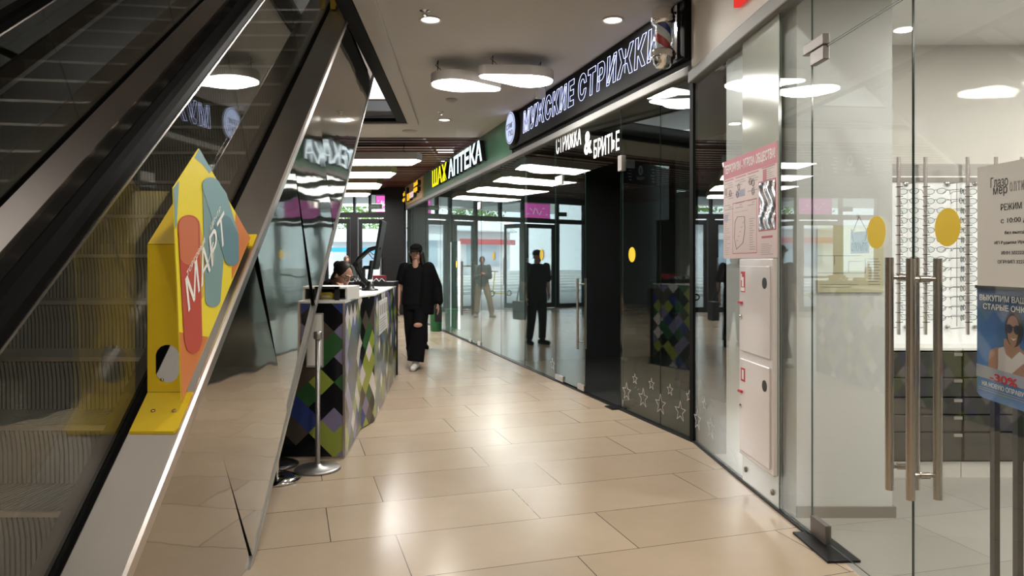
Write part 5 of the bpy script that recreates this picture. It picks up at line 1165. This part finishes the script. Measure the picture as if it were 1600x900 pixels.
MB().ell(T((-.005+.06, -.228, .60)), (.060*k, .02*k, .034*k), 16, 8).build('knee_rip', skin, wr_)['label'] = 'bare knee in the trouser rip'
sneak = mat('sneaker_white', (.55, .53, .50), .5, 0, .1); solem = mat('sole_dark', (.05, .048, .045), .6)
shoe(wr_, T, k, WJ['al'], WJ['tl'], sneak, solem); shoe(wr_, T, k, WJ['ar'], WJ['tr'], sneak, solem)
b = MB(); b.ell(HP((0, .024, .030)), (.086*k, .102*k, .098*k), 18, 10, 0, Rh); b.cap(HP((-.06, .06, -.02)), HP((-.05, .07, -.12)), .045*k, .035*k); b.cap(HP((.06, .06, -.02)), HP((.09, .02, -.14)), .050*k, .045*k); b.cap(HP((.09, .02, -.13)), HP((.13, -.07, -.27)), .045*k, .030*k); b.cap(HP((.075, -.03, -.02)), HP((.10, -.05, -.15)), .022*k, .03*k)
garment(b, 'hair', hairm, wr_, .009)
b = MB(); b.ell(HP((0, .016, .062)), (.090*k, .106*k, .072*k), 20, 10, 0, Rh); b.cap(HP((-.045, -.085, .072)), HP((.045, -.085, .072)), .018*k, .018*k)
garment(b, 'cap', cblack, wr_, .008)
MB().prism(hull_round([(-.05, -.09, .03), (.05, -.09, .03), (0, -.135, .045)], 28), lambda a, b_, d: HP((a, b_, .055+d+(b_+.09)*.25)), 0, .006).build('cap_visor', cblack, wr_)
# --- man in black standing further back
MJ = dict(head=(0, -.02, 1.58), neck=(0, 0, 1.45), chest=(0, 0, 1.25), pelvis=(0, 0, .95), sr=(-.195, 0, 1.40), sl=(.195, 0, 1.40), er=(-.255, .03, 1.11), wr=(-.19, -.10, .92), el=(.265, .03, 1.11), wl=(.27, -.05, .86),
          hr=(-.09, 0, .90), hl=(.09, 0, .90), kr=(-.10, -.03, .49), ar=(-.115, .01, .085), tr=(-.13, -.15, .035), kl=(.11, .0, .49), al=(.13, .06, .085), tl=(.17, -.10, .035))
mr_, T, HP, Rh, k, lat = person('person', 'man in black shirt, cap and trousers walking behind the woman in black', (-1.60, 11.9, 0), .1, 1.66, MJ, (.08, 0, 0), .009)
b = MB(); b.loft([(T((0, 0, .84)), .20*k, .145*k), (T((0, 0, 1.05)), .185*k, .14*k), (T((0, 0, 1.27)), .20*k, .14*k), (T((0, 0, 1.39)), .18*k, .11*k), (T((0, 0, 1.455)), .09*k, .075*k)], lat)
for sd in ('r', 'l'): b.cap(T(MJ['s'+sd]), T(lerp(MJ['s'+sd], MJ['e'+sd], .75)), .078*k, .072*k)
garment(b, 'shirt', cblack, mr_, .012)
b = MB(); b.loft([(T((0, 0, .99)), .165*k, .125*k), (T((0, 0, .82)), .19*k, .14*k)], lat)
for sd in ('r', 'l'): b.loft([(T(Vector(MJ['h'+sd])+Vector((0, 0, .02))), .108*k, .12*k), (T(Vector(MJ['k'+sd])), .082*k, .085*k), (T(lerp(MJ['k'+sd], MJ['a'+sd], .96)), .066*k, .07*k)], lat)
garment(b, 'trousers', cblack, mr_, .012)
for sd in ('r', 'l'): shoe(mr_, T, k, MJ['a'+sd], MJ['t'+sd], cblack, solem)
b = MB(); b.ell(HP((0, .018, .058)), (.088*k, .104*k, .072*k), 18, 10, 0, Rh); garment(b, 'cap', cblack, mr_, .01)
MB().prism(hull_round([(-.05, -.09, .03), (.05, -.09, .03), (0, -.135, .045)], 28), lambda a, b_, d: HP((a, b_, .052+d)), 0, .006).build('cap_visor', cblack, mr_)
o = MB().prism(hull_round([(-.13, 0, .03), (.13, 0, .03), (.11, -.26, .04), (-.11, -.26, .04)], 32), lambda a, b_, d: T((.31+d, -.02+a, .76+b_)), 0, .12).build('shoulder_bag', mat('bag_black', (.015, .015, .016), .6), mr_, bevel=.01)
MB().tube([T((.37, -.14, .76)), T((.25, -.10, 1.2)), T((.16, -.05, 1.45)), T((.16, .08, 1.45)), T((.27, .10, 1.2)), T((.37, .10, .76))], .012, 8).build('bag_strap', MATS['bag_black'], mr_)
# --- person with a phone beyond the counter
PJ = dict(head=(0, -.05, 1.56), neck=(0, 0, 1.44), chest=(0, 0, 1.25), pelvis=(0, 0, .95), sr=(-.18, 0, 1.39), sl=(.18, 0, 1.39), er=(-.22, -.05, 1.11), wr=(-.05, -.28, 1.20), el=(.22, -.05, 1.11), wl=(.06, -.28, 1.18),
          hr=(-.09, 0, .90), hl=(.09, 0, .90), kr=(-.20, -.05, .49), ar=(-.27, -.02, .085), tr=(-.33, -.17, .035), kl=(.13, .03, .49), al=(.15, .07, .085), tl=(.18, -.09, .035))
pr_, T, HP, Rh, k, lat = person('person', 'person in beige trousers with a dark backpack looking at a phone beyond the counter', (-4.15, 17.8, 0), .5, 1.63, PJ, (.30, 0, 0), .010)
beige = mat('cloth_beige', (.24, .165, .10), .85, 0, .1, 12); grn = mat('cloth_grey_green', (.035, .045, .04), .85, 0, .1, 12)
b = MB(); b.loft([(T((0, 0, .84)), .19*k, .14*k), (T((0, 0, 1.05)), .18*k, .135*k), (T((0, 0, 1.27)), .185*k, .135*k), (T((0, 0, 1.39)), .17*k, .11*k), (T((0, 0, 1.45)), .09*k, .075*k)], lat)
for sd in ('r', 'l'): b.cap(T(PJ['s'+sd]), T(PJ['e'+sd]), .074*k, .062*k); b.cap(T(PJ['e'+sd]), T(lerp(PJ['e'+sd], PJ['w'+sd], .8)), .060*k, .048*k)
garment(b, 'jacket', grn, pr_, .012)
b = MB(); b.loft([(T((0, 0, 1.0)), .165*k, .125*k), (T((0, 0, .82)), .185*k, .14*k)], lat)
for sd in ('r', 'l'): b.loft([(T(Vector(PJ['h'+sd])+Vector((0, 0, .02))), .105*k, .115*k), (T(PJ['k'+sd]), .085*k, .085*k), (T(lerp(PJ['k'+sd], PJ['a'+sd], .97)), .072*k, .075*k)], lat)
garment(b, 'trousers', beige, pr_, .012)
for sd in ('r', 'l'): shoe(pr_, T, k, PJ['a'+sd], PJ['t'+sd], mat('shoe_tan', (.35, .27, .2), .6), solem)
b = MB(); b.ell(HP((0, .022, .032)), (.084*k, .100*k, .098*k), 18, 10, 0, Rh); garment(b, 'hair', mat('hair_brown', (.06, .035, .022), .5, 0, .3, 30), pr_, .01)
b = MB(); b.loft([(T((0, .17, .98)), .15*k, .07*k), (T((0, .20, 1.1)), .16*k, .09*k), (T((0, .19, 1.3)), .15*k, .085*k), (T((0, .15, 1.42)), .10*k, .05*k)], lat); garment(b, 'backpack', cblack, pr_, .012)
MB().box(T((.0, -.36, 1.20))+Vector((-.04, -.005, -.07)), T((.0, -.36, 1.20))+Vector((.04, .005, .08))).build('phone', mat('phone_red', (.22, .03, .03), .3), pr_, bevel=.003)
# --- attendant bending over behind the counter
AJ = dict(head=(.16, -.34, 1.345), neck=(.10, -.20, 1.27), chest=(.06, -.10, 1.12), pelvis=(0, .12, .90), sr=(-.10, -.20, 1.22), sl=(.25, -.12, 1.20), er=(-.16, -.34, 1.02), wr=(.02, -.50, 1.19), el=(.30, -.26, 1.00), wl=(.16, -.50, 1.19),
          hr=(-.09, .12, .88), hl=(.09, .12, .88), kr=(-.10, .08, .48), ar=(-.10, .14, .085), tr=(-.10, -.02, .035), kl=(.10, .08, .48), al=(.10, .14, .085), tl=(.10, -.02, .035))
at_, T, HP, Rh, k, lat = person('person', 'attendant with dark tied hair and glasses bending over the counter by the cladding', (-1.85, 6.95, 0), .35, 1.66, AJ, (.42, .1, .55), .008, True)
b = MB(); b.loft([(T((0, .13, .80)), .19*k, .14*k), (T((0, .12, .93)), .175*k, .135*k), (T((.06, -.08, 1.12)), .175*k, .13*k), (T((.085, -.16, 1.21)), .16*k, .11*k), (T((.10, -.20, 1.275)), .085*k, .07*k)], lat)
for sd in ('r', 'l'): b.cap(T(AJ['s'+sd]), T(AJ['e'+sd]), .070*k, .058*k); b.cap(T(AJ['e'+sd]), T(lerp(AJ['e'+sd], AJ['w'+sd], .8)), .056*k, .045*k)
garment(b, 'jacket', cblack, at_, .012)
b = MB(); b.loft([(T((0, .12, .97)), .165*k, .125*k), (T((0, .12, .80)), .185*k, .14*k)], lat)
for sd in ('r', 'l'): b.loft([(T(Vector(AJ['h'+sd])+Vector((0, 0, .02))), .105*k, .115*k), (T(AJ['k'+sd]), .085*k, .085*k), (T(lerp(AJ['k'+sd], AJ['a'+sd], .97)), .07*k, .075*k)], lat)
garment(b, 'trousers', cblack, at_, .012)
for sd in ('r', 'l'): shoe(at_, T, k, AJ['a'+sd], AJ['t'+sd], cblack, solem)
b = MB(); b.ell(HP((0, .026, .034)), (.085*k, .102*k, .098*k), 18, 10, 0, Rh); b.ell(HP((0, .12, .05)), (.045*k, .045*k, .045*k), 14, 8); b.cap(HP((-.07, .03, .0)), HP((-.07, .05, -.06)), .028*k, .022*k); b.cap(HP((.07, .03, .0)), HP((.07, .05, -.06)), .028*k, .022*k)
garment(b, 'hair', hairm, at_, .008)
mb = MB()
for q in (-1, 1): mb.tube([HP((q*.032+.026*math.cos(t), -.100, .002+.020*math.sin(t))) for t in [i*math.pi/8 for i in range(16)]], .0028*k, 6, closed=True); mb.tube([HP((q*.058, -.098, .006)), HP((q*.080, .0, .006))], .0025*k, 6)
mb.build('spectacles', black, at_)
